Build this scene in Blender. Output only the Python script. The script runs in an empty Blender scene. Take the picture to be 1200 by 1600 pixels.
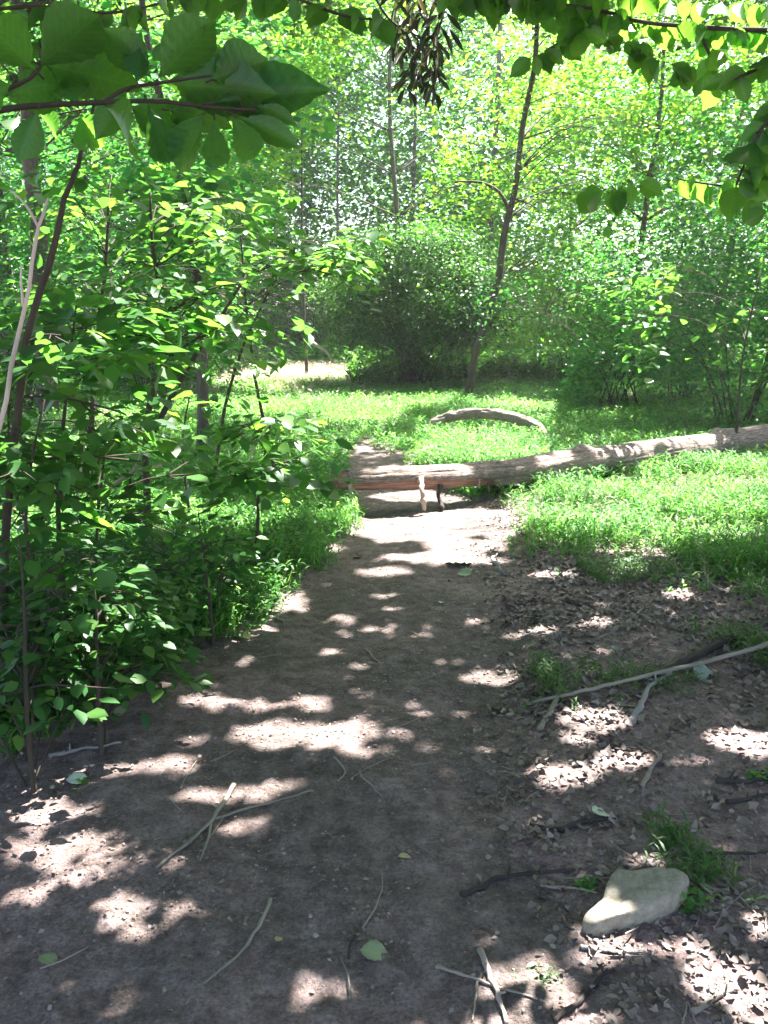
import bpy, math, random
import numpy as np
from mathutils import Vector

# ------------------------------------------------------------------ camera
S = bpy.context.scene
R = math.radians
F, PITCH, CAMZ = 1331.0, R(11.9), 1.55          # focal length in photo pixels, downward tilt, eye height
cam_d = bpy.data.cameras.new('camera')
cam = bpy.data.objects.new('camera', cam_d)
S.collection.objects.link(cam)
S.camera = cam
cam.location = (0, 0, CAMZ)
cam.rotation_euler = (R(90) - PITCH, 0, 0)
cam_d.sensor_fit = 'VERTICAL'
cam_d.sensor_height = 24
cam_d.lens = 24 * F / 1600
cam_d.clip_start = 0.05
cam_d.clip_end = 600

# ------------------------------------------------------------------ light
SUN_EL, SUN_AZ = R(60), R(35)                   # azimuth clockwise from +Y (ahead), to the right
SV = np.array([math.sin(SUN_AZ) * math.cos(SUN_EL), math.cos(SUN_AZ) * math.cos(SUN_EL), math.sin(SUN_EL)])
W = bpy.data.worlds.new('World')
S.world = W
W.use_nodes = True
wn = W.node_tree
sky = wn.nodes.new('ShaderNodeTexSky')
sky.sky_type = 'NISHITA'
sky.sun_disc = False
sky.sun_elevation = SUN_EL
sky.sun_rotation = SUN_AZ
sky.air_density = 1.0
sky.dust_density = 3.0
bg = wn.nodes['Background']
bg.inputs['Strength'].default_value = 0.08
wn.links.new(sky.outputs[0], bg.inputs['Color'])
sl = bpy.data.lights.new('sun', 'SUN')
sl.energy = 5.0
sl.angle = R(0.5)
sl.color = (1.0, 0.96, 0.92)
sun = bpy.data.objects.new('sun', sl)
S.collection.objects.link(sun)
sun.rotation_euler = Vector(SV).to_track_quat('Z', 'Y').to_euler()
S.view_settings.view_transform = 'Standard'
S.view_settings.look = 'None'
S.view_settings.gamma = 1
S.view_settings.exposure = 3.35
S.render.engine = 'CYCLES'
S.cycles.max_bounces = 8
S.cycles.diffuse_bounces = 4
S.cycles.glossy_bounces = 2
S.cycles.transmission_bounces = 6
S.cycles.sample_clamp_indirect = 6
C = S.collection
rng = np.random.default_rng(11)

# ------------------------------------------------------------------ noise and terrain
def _hash(ix, iy, seed):
    h = (ix.astype(np.int64) * 374761393 + iy.astype(np.int64) * 668265263 + seed * 1442695041) & 0xffffffff
    h = ((h ^ (h >> 13)) * 1274126177) & 0xffffffff
    h = h ^ (h >> 16)
    return (h & 0xffff) / 65535.0
def vnoise(x, y, s=0):
    x = np.asarray(x, float); y = np.asarray(y, float)
    ix = np.floor(x); iy = np.floor(y)
    fx = x - ix; fy = y - iy
    fx = fx * fx * (3 - 2 * fx); fy = fy * fy * (3 - 2 * fy)
    a = _hash(ix, iy, s); b = _hash(ix + 1, iy, s); c = _hash(ix, iy + 1, s); d = _hash(ix + 1, iy + 1, s)
    return (a * (1 - fx) + b * fx) * (1 - fy) + (c * (1 - fx) + d * fx) * fy
def fbm(x, y, s=0, o=4):
    t = 0; a = .5
    x = np.asarray(x, float); y = np.asarray(y, float)
    for k in range(o):
        t = t + a * vnoise(x, y, s + k * 17); a *= .5; x = x * 2.03 + 5.1; y = y * 2.03 + 1.7
    return t
def sstep(a, b, x):
    t = np.clip((x - a) / (b - a), 0, 1)
    return t * t * (3 - 2 * t)
_py = np.array([-3, 1.5, 2.2, 3.2, 4.5, 6.0, 7.4, 8.6, 10.2, 11.4, 12.4, 16, 20])
_pl = np.array([-3.2, -2.6, -2.1, -1.42, -.82, -.40, -.28, -.42, -.55, -.50, -.1, 0, 0])     # left edge of the trodden earth
_pr = np.array([.4, 0.38, .46, .58, .68, 1.05, 1.22, .72, .42, .15, -.5, -1, -1])                # right edge
def path_w(x, y):
    """1 in the trodden path, 0 outside"""
    l = np.interp(y, _py, _pl); r = np.interp(y, _py, _pr)
    n = (fbm(np.asarray(x) * 1.6, np.asarray(y) * 1.6, 5) - .5) * .5
    return sstep(-.14, .14, np.minimum(x - l, r - x) + n)
def height(x, y):
    x = np.asarray(x, float); y = np.asarray(y, float)
    h = .03 * np.clip(y - 10, 0, None) + .10 * np.clip(y - 30, 0, 40)
    h = h + (fbm(x * .35, y * .35, 2) - .47) * .16 * sstep(2, 6, np.hypot(x, y))
    h = h + (fbm(x * 2.2, y * 2.2, 9) - .47) * .05
    h = h - .05 * path_w(x, y)
    return h
SURF = height
def ray(px, py):
    cx = (px - 600) / F; cy = (800 - py) / F
    return np.array([cx, math.cos(PITCH) + cy * math.sin(PITCH), -math.sin(PITCH) + cy * math.cos(PITCH)])
def at(px, py, Y):
    d = ray(px, py); return np.array([0, 0, CAMZ]) + d * (Y / d[1])
def ground(px, py, lift=0.0):
    d = ray(px, py); o = np.array([0, 0, CAMZ]); t = .5
    while t < 60:
        p = o + d * t
        if p[2] < height(p[0], p[1]) + lift: break
        t += .02 if t < 6 else .05
    p = o + d * t
    return np.array([p[0], p[1], float(SURF(p[0], p[1])) + lift])

# ------------------------------------------------------------------ scene helpers
def link(name, data, parent=None, label=None, cat=None, group=None, kind=None):
    o = bpy.data.objects.new(name, data)
    C.objects.link(o)
    if parent is not None: o.parent = parent
    if label: o['label'] = label
    if cat: o['category'] = cat
    if group: o['group'] = group
    if kind: o['kind'] = kind
    return o
def empty(name, loc, label, cat, group=None):
    o = link(name, None, None, label, cat, group)
    o.location = tuple(float(v) for v in loc)
    o.empty_display_size = .2
    return o
def mesh(name, V, faces, mat, smooth=True, uv=None, origin=None):
    """faces: list of (n,k) integer arrays"""
    me = bpy.data.meshes.new(name)
    V = np.asarray(V, np.float64)
    if origin is not None: V = V - np.asarray(origin)
    faces = [f for f in faces if len(f)]
    loops = np.concatenate([f.ravel() for f in faces]).astype(np.int32)
    tot = np.concatenate([np.full(len(f), f.shape[1]) for f in faces]).astype(np.int32)
    st = np.concatenate([[0], np.cumsum(tot)[:-1]]).astype(np.int32)
    me.vertices.add(len(V)); me.vertices.foreach_set('co', V.astype(np.float32).ravel())
    me.loops.add(len(loops)); me.loops.foreach_set('vertex_index', loops)
    me.polygons.add(len(tot)); me.polygons.foreach_set('loop_start', st); me.polygons.foreach_set('loop_total', tot)
    if smooth: me.polygons.foreach_set('use_smooth', np.ones(len(tot), bool))
    if uv is not None:
        l = me.uv_layers.new(name='UVMap')
        l.data.foreach_set('uv', np.asarray(uv, np.float32)[loops].ravel())
    me.update(calc_edges=True)
    if mat: me.materials.append(mat)
    return me

# ---- leaf templates: (u along, v across, w up), faces
def tmpl_diamond():
    v = np.array([[0, 0, 0], [.45, .5, .10], [1, 0, -.05], [.45, -.5, .10]])
    return v, [np.array([[0, 1, 2, 3]])]
def tmpl_leaf():
    v = np.array([[0, 0, 0], [.36, 0, -.02], [.72, 0, -.04], [1, 0, -.10],
                  [.30, .48, .03], [.66, .40, .0], [.30, -.48, .03], [.66, -.40, .0]])
    return v, [np.array([[0, 4, 1], [0, 1, 6], [2, 5, 3], [2, 3, 7]]), np.array([[1, 4, 5, 2], [1, 2, 7, 6]])]
def tmpl_blade():
    v = np.array([[0, -.3, 0], [0, .3, 0], [.45, .5, .10], [.45, -.5, .10], [1, 0, -.12]])
    return v, [np.array([[0, 1, 2, 3]]), np.array([[3, 2, 4]])]
def tmpl_big(prof, nv=3, drop=.25, cup=.10, wav=.02):
    """a broad leaf with midrib; prof = half widths along the length"""
    n = len(prof); V = []
    for i in range(n):
        u = i / (n - 1)
        for j in range(-nv, nv + 1):
            t = j / nv
            V.append([u - .10 * (1 - abs(t)) * 0 + .06 * abs(t) * (1 - u), t * prof[i],
                      cup * abs(t) ** 1.2 * prof[i] * 2 - drop * u * u + wav * math.sin(i * 2.4) * abs(t)])
    q = []
    m = 2 * nv + 1
    for i in range(n - 1):
        for j in range(2 * nv):
            q.append([i * m + j, i * m + j + 1, (i + 1) * m + j + 1, (i + 1) * m + j])
    return np.array(V), [np.array(q)]
DIA, LEAF, BLADE = tmpl_diamond(), tmpl_leaf(), tmpl_blade()
def tmpl_torn(seed):
    r = np.random.default_rng(seed); n = 7
    a = np.linspace(0, 2 * math.pi, n, endpoint=False) + r.uniform(-.3, .3, n); q = r.uniform(.26, .6, n)
    v = np.stack([.5 + np.cos(a) * q, np.sin(a) * q, r.uniform(-.08, .30, n)], 1); v = np.concatenate([v, [[.5, 0, .05]]])
    return v, [np.array([[7, i, (i + 1) % n] for i in range(n)])]
TORN, TORN2 = tmpl_torn(3), tmpl_torn(8)
def oval(n, w, p, q, tip):
    u = np.linspace(0, 1, n); f = np.sin(math.pi * u ** p) ** q
    f = np.where(u > tip, np.maximum(f * (1 - .55 * ((u - tip) / (1 - tip))), 0), f)
    return list(np.maximum(w * f * (1 + .035 * np.sin(np.arange(n) * 2.1)), .003))
BIG = tmpl_big(oval(22, .43, 1.18, .85, .80), drop=.16, cup=.14)
BROAD = tmpl_big(oval(14, .45, .86, .75, .72), drop=.18)
LOBED = tmpl_big([.02, .30, .44, .30, .48, .34, .46, .28, .34, .14, .02], nv=2, drop=.05, cup=.16, wav=.04)

def norm(a):
    return a / np.maximum(np.linalg.norm(a, axis=-1, keepdims=True), 1e-9)
def leaves(P, D, N, L, wr, T):
    """V, faces, uv for leaves at P pointing D with normal N, length L, width ratio wr"""
    P = np.atleast_2d(P); n = len(P)
    D = norm(np.atleast_2d(D)); N = np.atleast_2d(N)
    Sd = norm(np.cross(N, D)); N = np.cross(D, Sd)
    L = np.broadcast_to(np.asarray(L, float), (n,)); wr = np.broadcast_to(np.asarray(wr, float), (n,))
    tv, tf = T
    k = len(tv)
    V = (P[:, None, :] + L[:, None, None] * (tv[None, :, 0:1] * D[:, None, :]
         + (tv[None, :, 1:2] * wr[:, None, None]) * Sd[:, None, :] + tv[None, :, 2:3] * N[:, None, :]))
    off = (np.arange(n) * k)[:, None, None]
    fs = [(f[None] + off).reshape(-1, f.shape[1]) for f in tf]
    uv = np.tile(np.stack([tv[:, 0], tv[:, 1] + .5], 1), (n, 1))
    return V.reshape(-1, 3), fs, uv
class Tubes:
    def __init__(s): s.V = []; s.F = []; s.C = []; s.n = 0; s.UV = []
    def add(s, pts, rad, k=6, cap=True, rough=0.0, seed=0):
        P = np.asarray(pts, float); m = len(P)
        rad = np.broadcast_to(np.asarray(rad, float), (m,))
        T = np.gradient(P, axis=0); T = norm(T)
        ref = np.array([0, 0, 1.]) if abs(T[0][2]) < .8 else np.array([0, 1., 0])
        A = norm(np.cross(T, ref)); B = np.cross(T, A)
        a = np.arange(k) * 2 * math.pi / k
        rr = rad[:, None] * np.ones((m, k))
        if rough: rr = rr * (1 + rough * (vnoise(np.arange(k)[None] * .9 + seed, np.arange(m)[:, None] * .6, seed) - .5) * 2)
        ring = P[:, None] + rr[..., None] * (np.cos(a)[None, :, None] * A[:, None] + np.sin(a)[None, :, None] * B[:, None])
        s.V.append(ring.reshape(-1, 3))
        i = np.arange(m - 1)[:, None] * k; j = np.arange(k)[None]; j2 = (j + 1) % k
        s.F.append(np.stack([i + j, i + j2, i + k + j2, i + k + j], -1).reshape(-1, 4) + s.n)
        if cap:
            s.C.append(s.n + np.array([list(range(k))[::-1], [(m - 1) * k + q for q in range(k)]]))
        L = np.concatenate([[0], np.cumsum(np.linalg.norm(np.diff(P, axis=0), axis=1))])
        s.UV.append(np.stack([np.repeat(L, k), np.tile(np.arange(k) / k, m)], 1))
        s.n += m * k
        return s
    def build(s, name, mat, origin=None):
        fs = {}
        for f in s.F + s.C: fs.setdefault(f.shape[1], []).append(f)
        return mesh(name, np.concatenate(s.V), [np.concatenate(v) for v in fs.values()], mat, origin=origin, uv=np.concatenate(s.UV))
def curve(pts, n=10, wob=0.0, seed=0):
    """smooth resample of a polyline, with a little wobble"""
    P = np.asarray(pts, float)
    if len(P) > 2:
        t = np.arange(len(P)); tt = np.linspace(0, len(P) - 1, n)
        out = []
        for x in tt:
            i = min(int(x), len(P) - 2); f = x - i
            p0 = P[max(i - 1, 0)]; p1 = P[i]; p2 = P[i + 1]; p3 = P[min(i + 2, len(P) - 1)]
            out.append(.5 * ((2 * p1) + (-p0 + p2) * f + (2 * p0 - 5 * p1 + 4 * p2 - p3) * f * f + (-p0 + 3 * p1 - 3 * p2 + p3) * f ** 3))
        Q = np.array(out)
    else:
        Q = P[0] + (P[1] - P[0]) * np.linspace(0, 1, n)[:, None]
    if wob:
        r = np.random.default_rng(seed); w = r.normal(0, wob, Q.shape); w[0] = 0; Q = Q + w
    return Q

# ------------------------------------------------------------------ materials
def nodes(name):
    m = bpy.data.materials.new(name); m.use_nodes = True
    return m, m.node_tree, m.node_tree.nodes['Principled BSDF'], m.node_tree.nodes['Material Output']
def nn(t, kind, **kw):
    n = t.nodes.new(kind)
    for k, v in kw.items():
        if k in n.inputs: n.inputs[k].default_value = v
        else: setattr(n, k, v)
    return n
def ramp(t, stops, src):
    r = t.nodes.new('ShaderNodeValToRGB'); e = r.color_ramp.elements
    while len(e) < len(stops): e.new(.5)
    for i, (p, c) in enumerate(stops):
        e[i].position = p; e[i].color = (c[0], c[1], c[2], 1)
    t.links.new(src, r.inputs['Fac']); return r
def leaf_mat(name, stops, trans, tw=.42, rough=.42, spec=.5, vein=False, tone=.5):
    """leaf: reflected colour varies leaf by leaf; light shines through in yellower green"""
    m, t, b, out = nodes(name)
    g = nn(t, 'ShaderNodeNewGeometry')
    r = ramp(t, stops, g.outputs['Random Per Island'])
    tc = nn(t, 'ShaderNodeTexCoord')
    no = nn(t, 'ShaderNodeTexNoise', Scale=.9, Detail=2.0)
    t.links.new(tc.outputs['Object'], no.inputs['Vector'])
    mx = nn(t, 'ShaderNodeMix', data_type='RGBA', blend_type='MULTIPLY'); mx.inputs[0].default_value = tone
    cr = ramp(t, [(.3, (.45, .62, .68)), (.7, (1.25, 1.15, .85))], no.outputs[0])
    t.links.new(r.outputs[0], mx.inputs[6]); t.links.new(cr.outputs[0], mx.inputs[7])
    col = mx.outputs[2]
    if vein:
        uv = nn(t, 'ShaderNodeUVMap'); sp = nn(t, 'ShaderNodeSeparateXYZ'); t.links.new(uv.outputs[0], sp.inputs[0])
        a = nn(t, 'ShaderNodeMath', operation='SUBTRACT'); a.inputs[1].default_value = .5; t.links.new(sp.outputs[1], a.inputs[0])
        ab = nn(t, 'ShaderNodeMath', operation='ABSOLUTE'); t.links.new(a.outputs[0], ab.inputs[0])
        k = nn(t, 'ShaderNodeMath', operation='MULTIPLY_ADD'); k.inputs[1].default_value = -.75
        t.links.new(ab.outputs[0], k.inputs[0]); t.links.new(sp.outputs[0], k.inputs[2])
        k2 = nn(t, 'ShaderNodeMath', operation='MULTIPLY'); k2.inputs[1].default_value = 9.0; t.links.new(k.outputs[0], k2.inputs[0])
        fr = nn(t, 'ShaderNodeMath', operation='PINGPONG'); fr.inputs[1].default_value = .5; t.links.new(k2.outputs[0], fr.inputs[0])
        mn = nn(t, 'ShaderNodeMath', operation='MINIMUM')
        a2 = nn(t, 'ShaderNodeMath', operation='MULTIPLY'); a2.inputs[1].default_value = 6.0; t.links.new(ab.outputs[0], a2.inputs[0])
        t.links.new(a2.outputs[0], mn.inputs[0]); t.links.new(fr.outputs[0], mn.inputs[1])
        vr = ramp(t, [(0, (1.25, 1.22, 1.15)), (.10, (1, 1, 1))], mn.outputs[0])
        m2 = nn(t, 'ShaderNodeMix', data_type='RGBA', blend_type='MULTIPLY'); m2.inputs[0].default_value = 1
        t.links.new(col, m2.inputs[6]); t.links.new(vr.outputs[0], m2.inputs[7]); col = m2.outputs[2]
        bp = nn(t, 'ShaderNodeBump', Strength=.35, Distance=.002); t.links.new(mn.outputs[0], bp.inputs['Height'])
        t.links.new(bp.outputs[0], b.inputs['Normal'])
    if vein:
        bn = nn(t, 'ShaderNodeTexNoise', Scale=60.0, Detail=5.0, Roughness=.7); t.links.new(tc.outputs['Object'], bn.inputs['Vector'])
        br = ramp(t, [(.30, (.9, .65, .45)), (.40, (1, 1, 1)), (.75, (1.18, 1.12, 1.0))], bn.outputs[0])
        m4 = nn(t, 'ShaderNodeMix', data_type='RGBA', blend_type='MULTIPLY'); m4.inputs[0].default_value = 1
        t.links.new(col, m4.inputs[6]); t.links.new(br.outputs[0], m4.inputs[7]); col = m4.outputs[2]
    t.links.new(col, b.inputs['Base Color'])
    b.inputs['Roughness'].default_value = rough
    b.inputs['Specular IOR Level'].default_value = spec
    tr = nn(t, 'ShaderNodeBsdfTranslucent')
    m3 = nn(t, 'ShaderNodeMix', data_type='RGBA', blend_type='MULTIPLY'); m3.inputs[0].default_value = 1
    m3.inputs[7].default_value = (*trans, 1); t.links.new(col, m3.inputs[6]); t.links.new(m3.outputs[2], tr.inputs[0])
    ms = nn(t, 'ShaderNodeMixShader'); ms.inputs[0].default_value = tw
    t.links.new(b.outputs[0], ms.inputs[1]); t.links.new(tr.outputs[0], ms.inputs[2])
    t.links.new(ms.outputs[0], out.inputs[0])
    return m
def G(r, g, b): return (r, g, b)
M = {}
M['canopy'] = leaf_mat('canopy leaf', [(0, G(.035, .085, .02)), (1, G(.07, .14, .03))], (2.2, 2.4, 1.2))
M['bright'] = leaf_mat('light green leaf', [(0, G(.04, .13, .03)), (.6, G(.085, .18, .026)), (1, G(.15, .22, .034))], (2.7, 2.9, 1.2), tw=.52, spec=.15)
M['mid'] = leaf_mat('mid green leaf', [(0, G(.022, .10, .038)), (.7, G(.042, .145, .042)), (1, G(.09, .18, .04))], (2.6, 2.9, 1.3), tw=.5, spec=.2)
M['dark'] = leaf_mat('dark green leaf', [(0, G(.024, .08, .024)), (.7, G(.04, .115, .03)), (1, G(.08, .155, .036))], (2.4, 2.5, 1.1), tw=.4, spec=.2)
M['under'] = leaf_mat('undergrowth leaf', [(0, G(.03, .10, .03)), (.7, G(.05, .14, .035)), (1, G(.09, .18, .04))], (2.6, 2.6, 1.1), tw=.5, rough=.4, spec=.35)
M['big'] = leaf_mat('broad overhanging leaf', [(0, G(.035, .11, .03)), (1, G(.06, .15, .035))], (3.0, 2.9, 1.0), tw=.58, vein=True, rough=.4)
M['far'] = leaf_mat('far leaf', [(0, G(.035, .11, .035)), (1, G(.08, .17, .035))], (2.6, 2.9, 1.3), tw=.5, spec=.08)
M['straw'] = leaf_mat('sun-pale straw', [(0, G(.3, .26, .17)), (1, G(.5, .46, .36))], (1, 1, .9), tw=.3, spec=.1)  # pale tint puts the glare of sunlight into the blades
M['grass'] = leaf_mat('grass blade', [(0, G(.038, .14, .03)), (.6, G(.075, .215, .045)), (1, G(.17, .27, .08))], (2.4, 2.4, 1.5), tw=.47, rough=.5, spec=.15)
M['verge'] = leaf_mat('shade-dark grass blade', [(0, G(.03, .09, .02)), (.7, G(.05, .13, .025)), (1, G(.10, .16, .04))], (2.2, 2.2, 1.2), tw=.4, rough=.5)  # darker copy of the grass blade, shade put into its colour
M['hang'] = leaf_mat('withered hanging leaf', [(0, G(.03, .04, .02)), (.7, G(.05, .07, .03)), (1, G(.09, .08, .04))], (1.5, 1.5, 1.0), tw=.3)
M['litter'] = leaf_mat('dead leaf', [(0, G(.085, .06, .05)), (.5, G(.15, .113, .10)), (.88, G(.21, .165, .15)), (1, G(.29, .24, .22))], (1.1, 1.0, .9), tw=.12, rough=.6, tone=.25)
M['fallen'] = leaf_mat('fresh fallen leaf', [(0, G(.17, .22, .13)), (1, G(.21, .26, .16))], (1.3, 1.3, 1.0), tw=.2, rough=.35, vein=True)
M['pale'] = leaf_mat('pale fallen leaf', [(0, G(.45, .52, .48)), (1, G(.5, .56, .52))], (1, 1, 1), tw=.1, rough=.4, vein=True)
M['blue'] = leaf_mat('grey green fallen leaf', [(0, G(.13, .2, .19)), (1, G(.15, .22, .21))], (1, 1, 1), tw=.1, rough=.4, vein=True)
M['yellow'] = leaf_mat('yellowed fallen leaf', [(0, G(.28, .28, .12)), (1, G(.33, .30, .14))], (1, 1, 1), tw=.1, rough=.45, vein=True)
M['brown'] = leaf_mat('brown fallen leaf', [(0, G(.10, .04, .025)), (1, G(.12, .05, .03))], (1, 1, 1), tw=.1, rough=.45, vein=True)

def bark_mat(name, c1, c2, c3, scale=14, bump=.6, dist=.02, st=(1.6, 9.0)):
    m, t, b, out = nodes(name)
    uv = nn(t, 'ShaderNodeUVMap'); mp = nn(t, 'ShaderNodeMapping'); mp.inputs['Scale'].default_value = (st[0], st[1], 1)
    t.links.new(uv.outputs[0], mp.inputs[0])
    tc = nn(t, 'ShaderNodeTexCoord')
    n1 = nn(t, 'ShaderNodeTexNoise', Scale=scale / 4, Detail=8.0, Roughness=.65); t.links.new(mp.outputs[0], n1.inputs['Vector'])
    n2 = nn(t, 'ShaderNodeTexNoise', Scale=3.0, Detail=5.0); t.links.new(tc.outputs['Object'], n2.inputs['Vector'])
    r = ramp(t, [(.32, c1), (.52, c2), (.72, c3)], n1.outputs[0])
    r2 = ramp(t, [(.3, (.7, .72, .7)), (.7, (1.2, 1.18, 1.15))], n2.outputs[0])
    mx = nn(t, 'ShaderNodeMix', data_type='RGBA', blend_type='MULTIPLY'); mx.inputs[0].default_value = 1
    t.links.new(r.outputs[0], mx.inputs[6]); t.links.new(r2.outputs[0], mx.inputs[7]); t.links.new(mx.outputs[2], b.inputs['Base Color'])
    bp = nn(t, 'ShaderNodeBump', Strength=bump, Distance=dist); t.links.new(n1.outputs[0], bp.inputs['Height']); t.links.new(bp.outputs[0], b.inputs['Normal'])
    b.inputs['Roughness'].default_value = .85
    b.inputs['Specular IOR Level'].default_value = .25
    return m
M['bark'] = bark_mat('tree bark', (.045, .038, .032), (.10, .085, .07), (.17, .15, .13))
M['twig'] = bark_mat('twig bark', (.035, .028, .022), (.07, .055, .04), (.12, .10, .08))
M['deadstem'] = bark_mat('bleached dead stem', (.34, .27, .22), (.5, .42, .36), (.62, .55, .5), bump=.2)
M['logbark'] = bark_mat('fallen log bark', (.11, .078, .064), (.30, .232, .20), (.46, .39, .35), scale=24, bump=1.0, dist=.04, st=(3.2, 10))
M['wood'] = bark_mat('rotten red wood', (.16, .075, .05), (.33, .19, .14), (.50, .36, .29), scale=20, bump=.8, dist=.02, st=(.7, 9))
M['palewood'] = bark_mat('splintered pale wood', (.30, .18, .13), (.52, .38, .31), (.66, .55, .5), scale=20, bump=.7, dist=.01)
M['stick'] = bark_mat('dry stick', (.12, .10, .08), (.25, .215, .18), (.38, .34, .29), bump=.5, dist=.004)
M['moss'] = bark_mat('mossy stick', (.10, .095, .072), (.21, .195, .155), (.32, .30, .25), bump=.5, dist=.004)
M['darkstick'] = bark_mat('damp dark stick', (.02, .016, .014), (.045, .036, .032), (.09, .075, .068), bump=.5, dist=.004)
M['greystick'] = bark_mat('grey weathered stick', (.13, .12, .11), (.24, .22, .21), (.36, .34, .33), bump=.4, dist=.004)

def earth_mat(name, dark, mid, light, bump=.5):
    m, t, b, out = nodes(name)
    tc = nn(t, 'ShaderNodeTexCoord'); v = tc.outputs['Object']
    def noise(sc, det, ro=.6):
        n = nn(t, 'ShaderNodeTexNoise', Scale=sc, Detail=det, Roughness=ro); t.links.new(v, n.inputs['Vector']); return n.outputs[0]
    a, bb, c = noise(1.1, 5), noise(14, 6, .7), noise(90, 4, .7)
    vo = nn(t, 'ShaderNodeTexVoronoi', Scale=55.0); t.links.new(v, vo.inputs['Vector'])
    r1 = ramp(t, [(.33, dark), (.5, mid), (.68, light)], bb)
    r2 = ramp(t, [(.32, (.62, .64, .62)), (.68, (1.3, 1.22, 1.25))], a)
    r3 = ramp(t, [(.34, (.5, .5, .5)), (.5, (1, 1, 1)), (.72, (1.5, 1.45, 1.42))], c)
    m1 = nn(t, 'ShaderNodeMix', data_type='RGBA', blend_type='MULTIPLY'); m1.inputs[0].default_value = 1
    m2 = nn(t, 'ShaderNodeMix', data_type='RGBA', blend_type='MULTIPLY'); m2.inputs[0].default_value = .8
    t.links.new(r1.outputs[0], m1.inputs[6]); t.links.new(r2.outputs[0], m1.inputs[7])
    t.links.new(m1.outputs[2], m2.inputs[6]); t.links.new(r3.outputs[0], m2.inputs[7])
    t.links.new(m2.outputs[2], b.inputs['Base Color'])
    ad = nn(t, 'ShaderNodeMath', operation='ADD'); t.links.new(bb, ad.inputs[0]); t.links.new(c, ad.inputs[1])
    ad2 = nn(t, 'ShaderNodeMath', operation='MULTIPLY_ADD'); ad2.inputs[1].default_value = .35
    t.links.new(vo.outputs[0], ad2.inputs[0]); t.links.new(ad.outputs[0], ad2.inputs[2])
    bp = nn(t, 'ShaderNodeBump', Strength=bump, Distance=.02); t.links.new(ad2.outputs[0], bp.inputs['Height']); t.links.new(bp.outputs[0], b.inputs['Normal'])
    b.inputs['Roughness'].default_value = .8
    b.inputs['Specular IOR Level'].default_value = .3
    return m
M['soil'] = earth_mat('forest soil', (.092, .064, .057), (.18, .133, .122), (.27, .21, .20), bump=.8)
M['path'] = earth_mat('trodden earth', (.072, .054, .046), (.146, .113, .100), (.232, .187, .175), bump=.9)

# ------------------------------------------------------------------ chosen sun flecks: leaves that would shade these spots are left out
gaps = []
def gap(px, py, rx, ry, z=0.0, w=1.0):
    """a sun fleck: centre and half sizes; z raises it onto a thing above the ground"""
    if z: 
        d = ray(px, py); p = np.array([0, 0, CAMZ]) + d * ((CAMZ - z) / -d[2])
    else: p = ground(px, py)
    if z:
        for _ in range(3):
            hh = float(height(p[0], p[1])); p = p - SV * ((p[2] - hh) / SV[2])
    dep = p[1]
    a = rx * dep / F
    q = CAMZ - float(height(p[0], p[1]))
    b = ry * dep * dep / (F * max(q, .6)) 
    if dep < 3.3: a = a * 1.15 + .012; b = b * 1.15 + .010
    if rx >= 30 and dep > 4.5: a = a * 1.12 + .02; b = b * 1.12 + .02
    gaps.append((p[0], p[1], a, min(b, a * 2.5 + .4), w))
for g in [(440, 1155, 70, 22), (520, 1160, 45, 20), (555, 1150, 22, 20), (400, 1106, 45, 9), (335, 1106, 24, 8), (480, 1106, 34, 9), (550, 1185, 18, 8),
          (60, 1225, 80, 24), (40, 1262, 60, 16), (20, 1205, 36, 16), (110, 1225, 40, 14), (30, 1275, 30, 12), (150, 1213, 40, 9), (200, 1205, 25, 7), (275, 1200, 32, 11), (300, 1165, 16, 7),
          (60, 1355, 38, 9), (125, 1322, 34, 9), (192, 1322, 22, 10), (165, 1350, 20, 7), (215, 1350, 18, 6), (85, 1378, 22, 9), (127, 1386, 22, 11),
          (183, 1388, 20, 10), (22, 1413, 24, 9), (190, 1430, 48, 14), (285, 1433, 16, 6), (205, 1470, 36, 12), (310, 1245, 34, 10), (388, 1252, 38, 9),
          (440, 1238, 28, 8), (382, 1303, 34, 6), (20, 1335, 24, 8), (70, 1290, 40, 13), (130, 1270, 24, 8), (300, 1100, 10, 5), (260, 1365, 26, 6), (255,1345,10,5),
          (600, 937, 22, 5), (530, 970, 26, 5), (590, 985, 30, 5), (520, 1025, 22, 5), (570, 1090, 15, 5), (610, 955, 16, 4), (655, 1000, 18, 4),
          (830, 990, 46, 6), (770, 1066, 44, 8), (700, 1040, 22, 5), (740, 975, 18, 4), (560, 1050, 14, 5),
          (690, 822, 125, 20), (640, 842, 70, 8), (725, 856, 60, 10), (600, 824, 50, 7), (800, 835, 50, 9), (640, 780, 50, 7), (720, 782, 50, 8), (760, 880, 30, 5),
          (990, 800, 170, 50), (1120, 760, 100, 50), (900, 800, 90, 35), (1040, 850, 90, 16), (880, 845, 40, 9),
          (740, 712, 85, 22), (700, 690, 45, 10), (800, 690, 40, 10), (470, 590, 95, 30), (420, 600, 60, 20), (620, 575, 50, 6), (620, 628, 110, 9), (560, 650, 60, 12), (800, 640, 60, 8), (690, 876, 90, 8), (600, 896, 40, 5), (860, 900, 30, 5), (480, 572, 95, 12), (440, 585, 95, 12),
          (130, 835, 130, 36), (250, 830, 80, 22), (60, 860, 80, 20), (60, 720, 60, 30),
          (935, 1128, 34, 18), (880, 1212, 50, 18), (970, 1192, 40, 12), (1165, 1160, 55, 18), (1140, 1540, 60, 45), (1060, 1480, 40, 10), (870, 1540, 28, 9),
          (1185, 1450, 25, 22), (1190, 1580, 40, 30), (960, 1500, 26, 7), (480, 1560, 18, 7), (535, 1556, 18, 6), (1000, 1345, 20, 5), (905, 1160, 16, 6),
          (940, 975, 30, 6), (1060, 930, 25, 7), (980, 895, 28, 6), (520, 860, 14, 5), (1085, 1190, 20, 6)]:
    gap(*g)
gap(958, 1400, 24, 16, .07)
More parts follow.
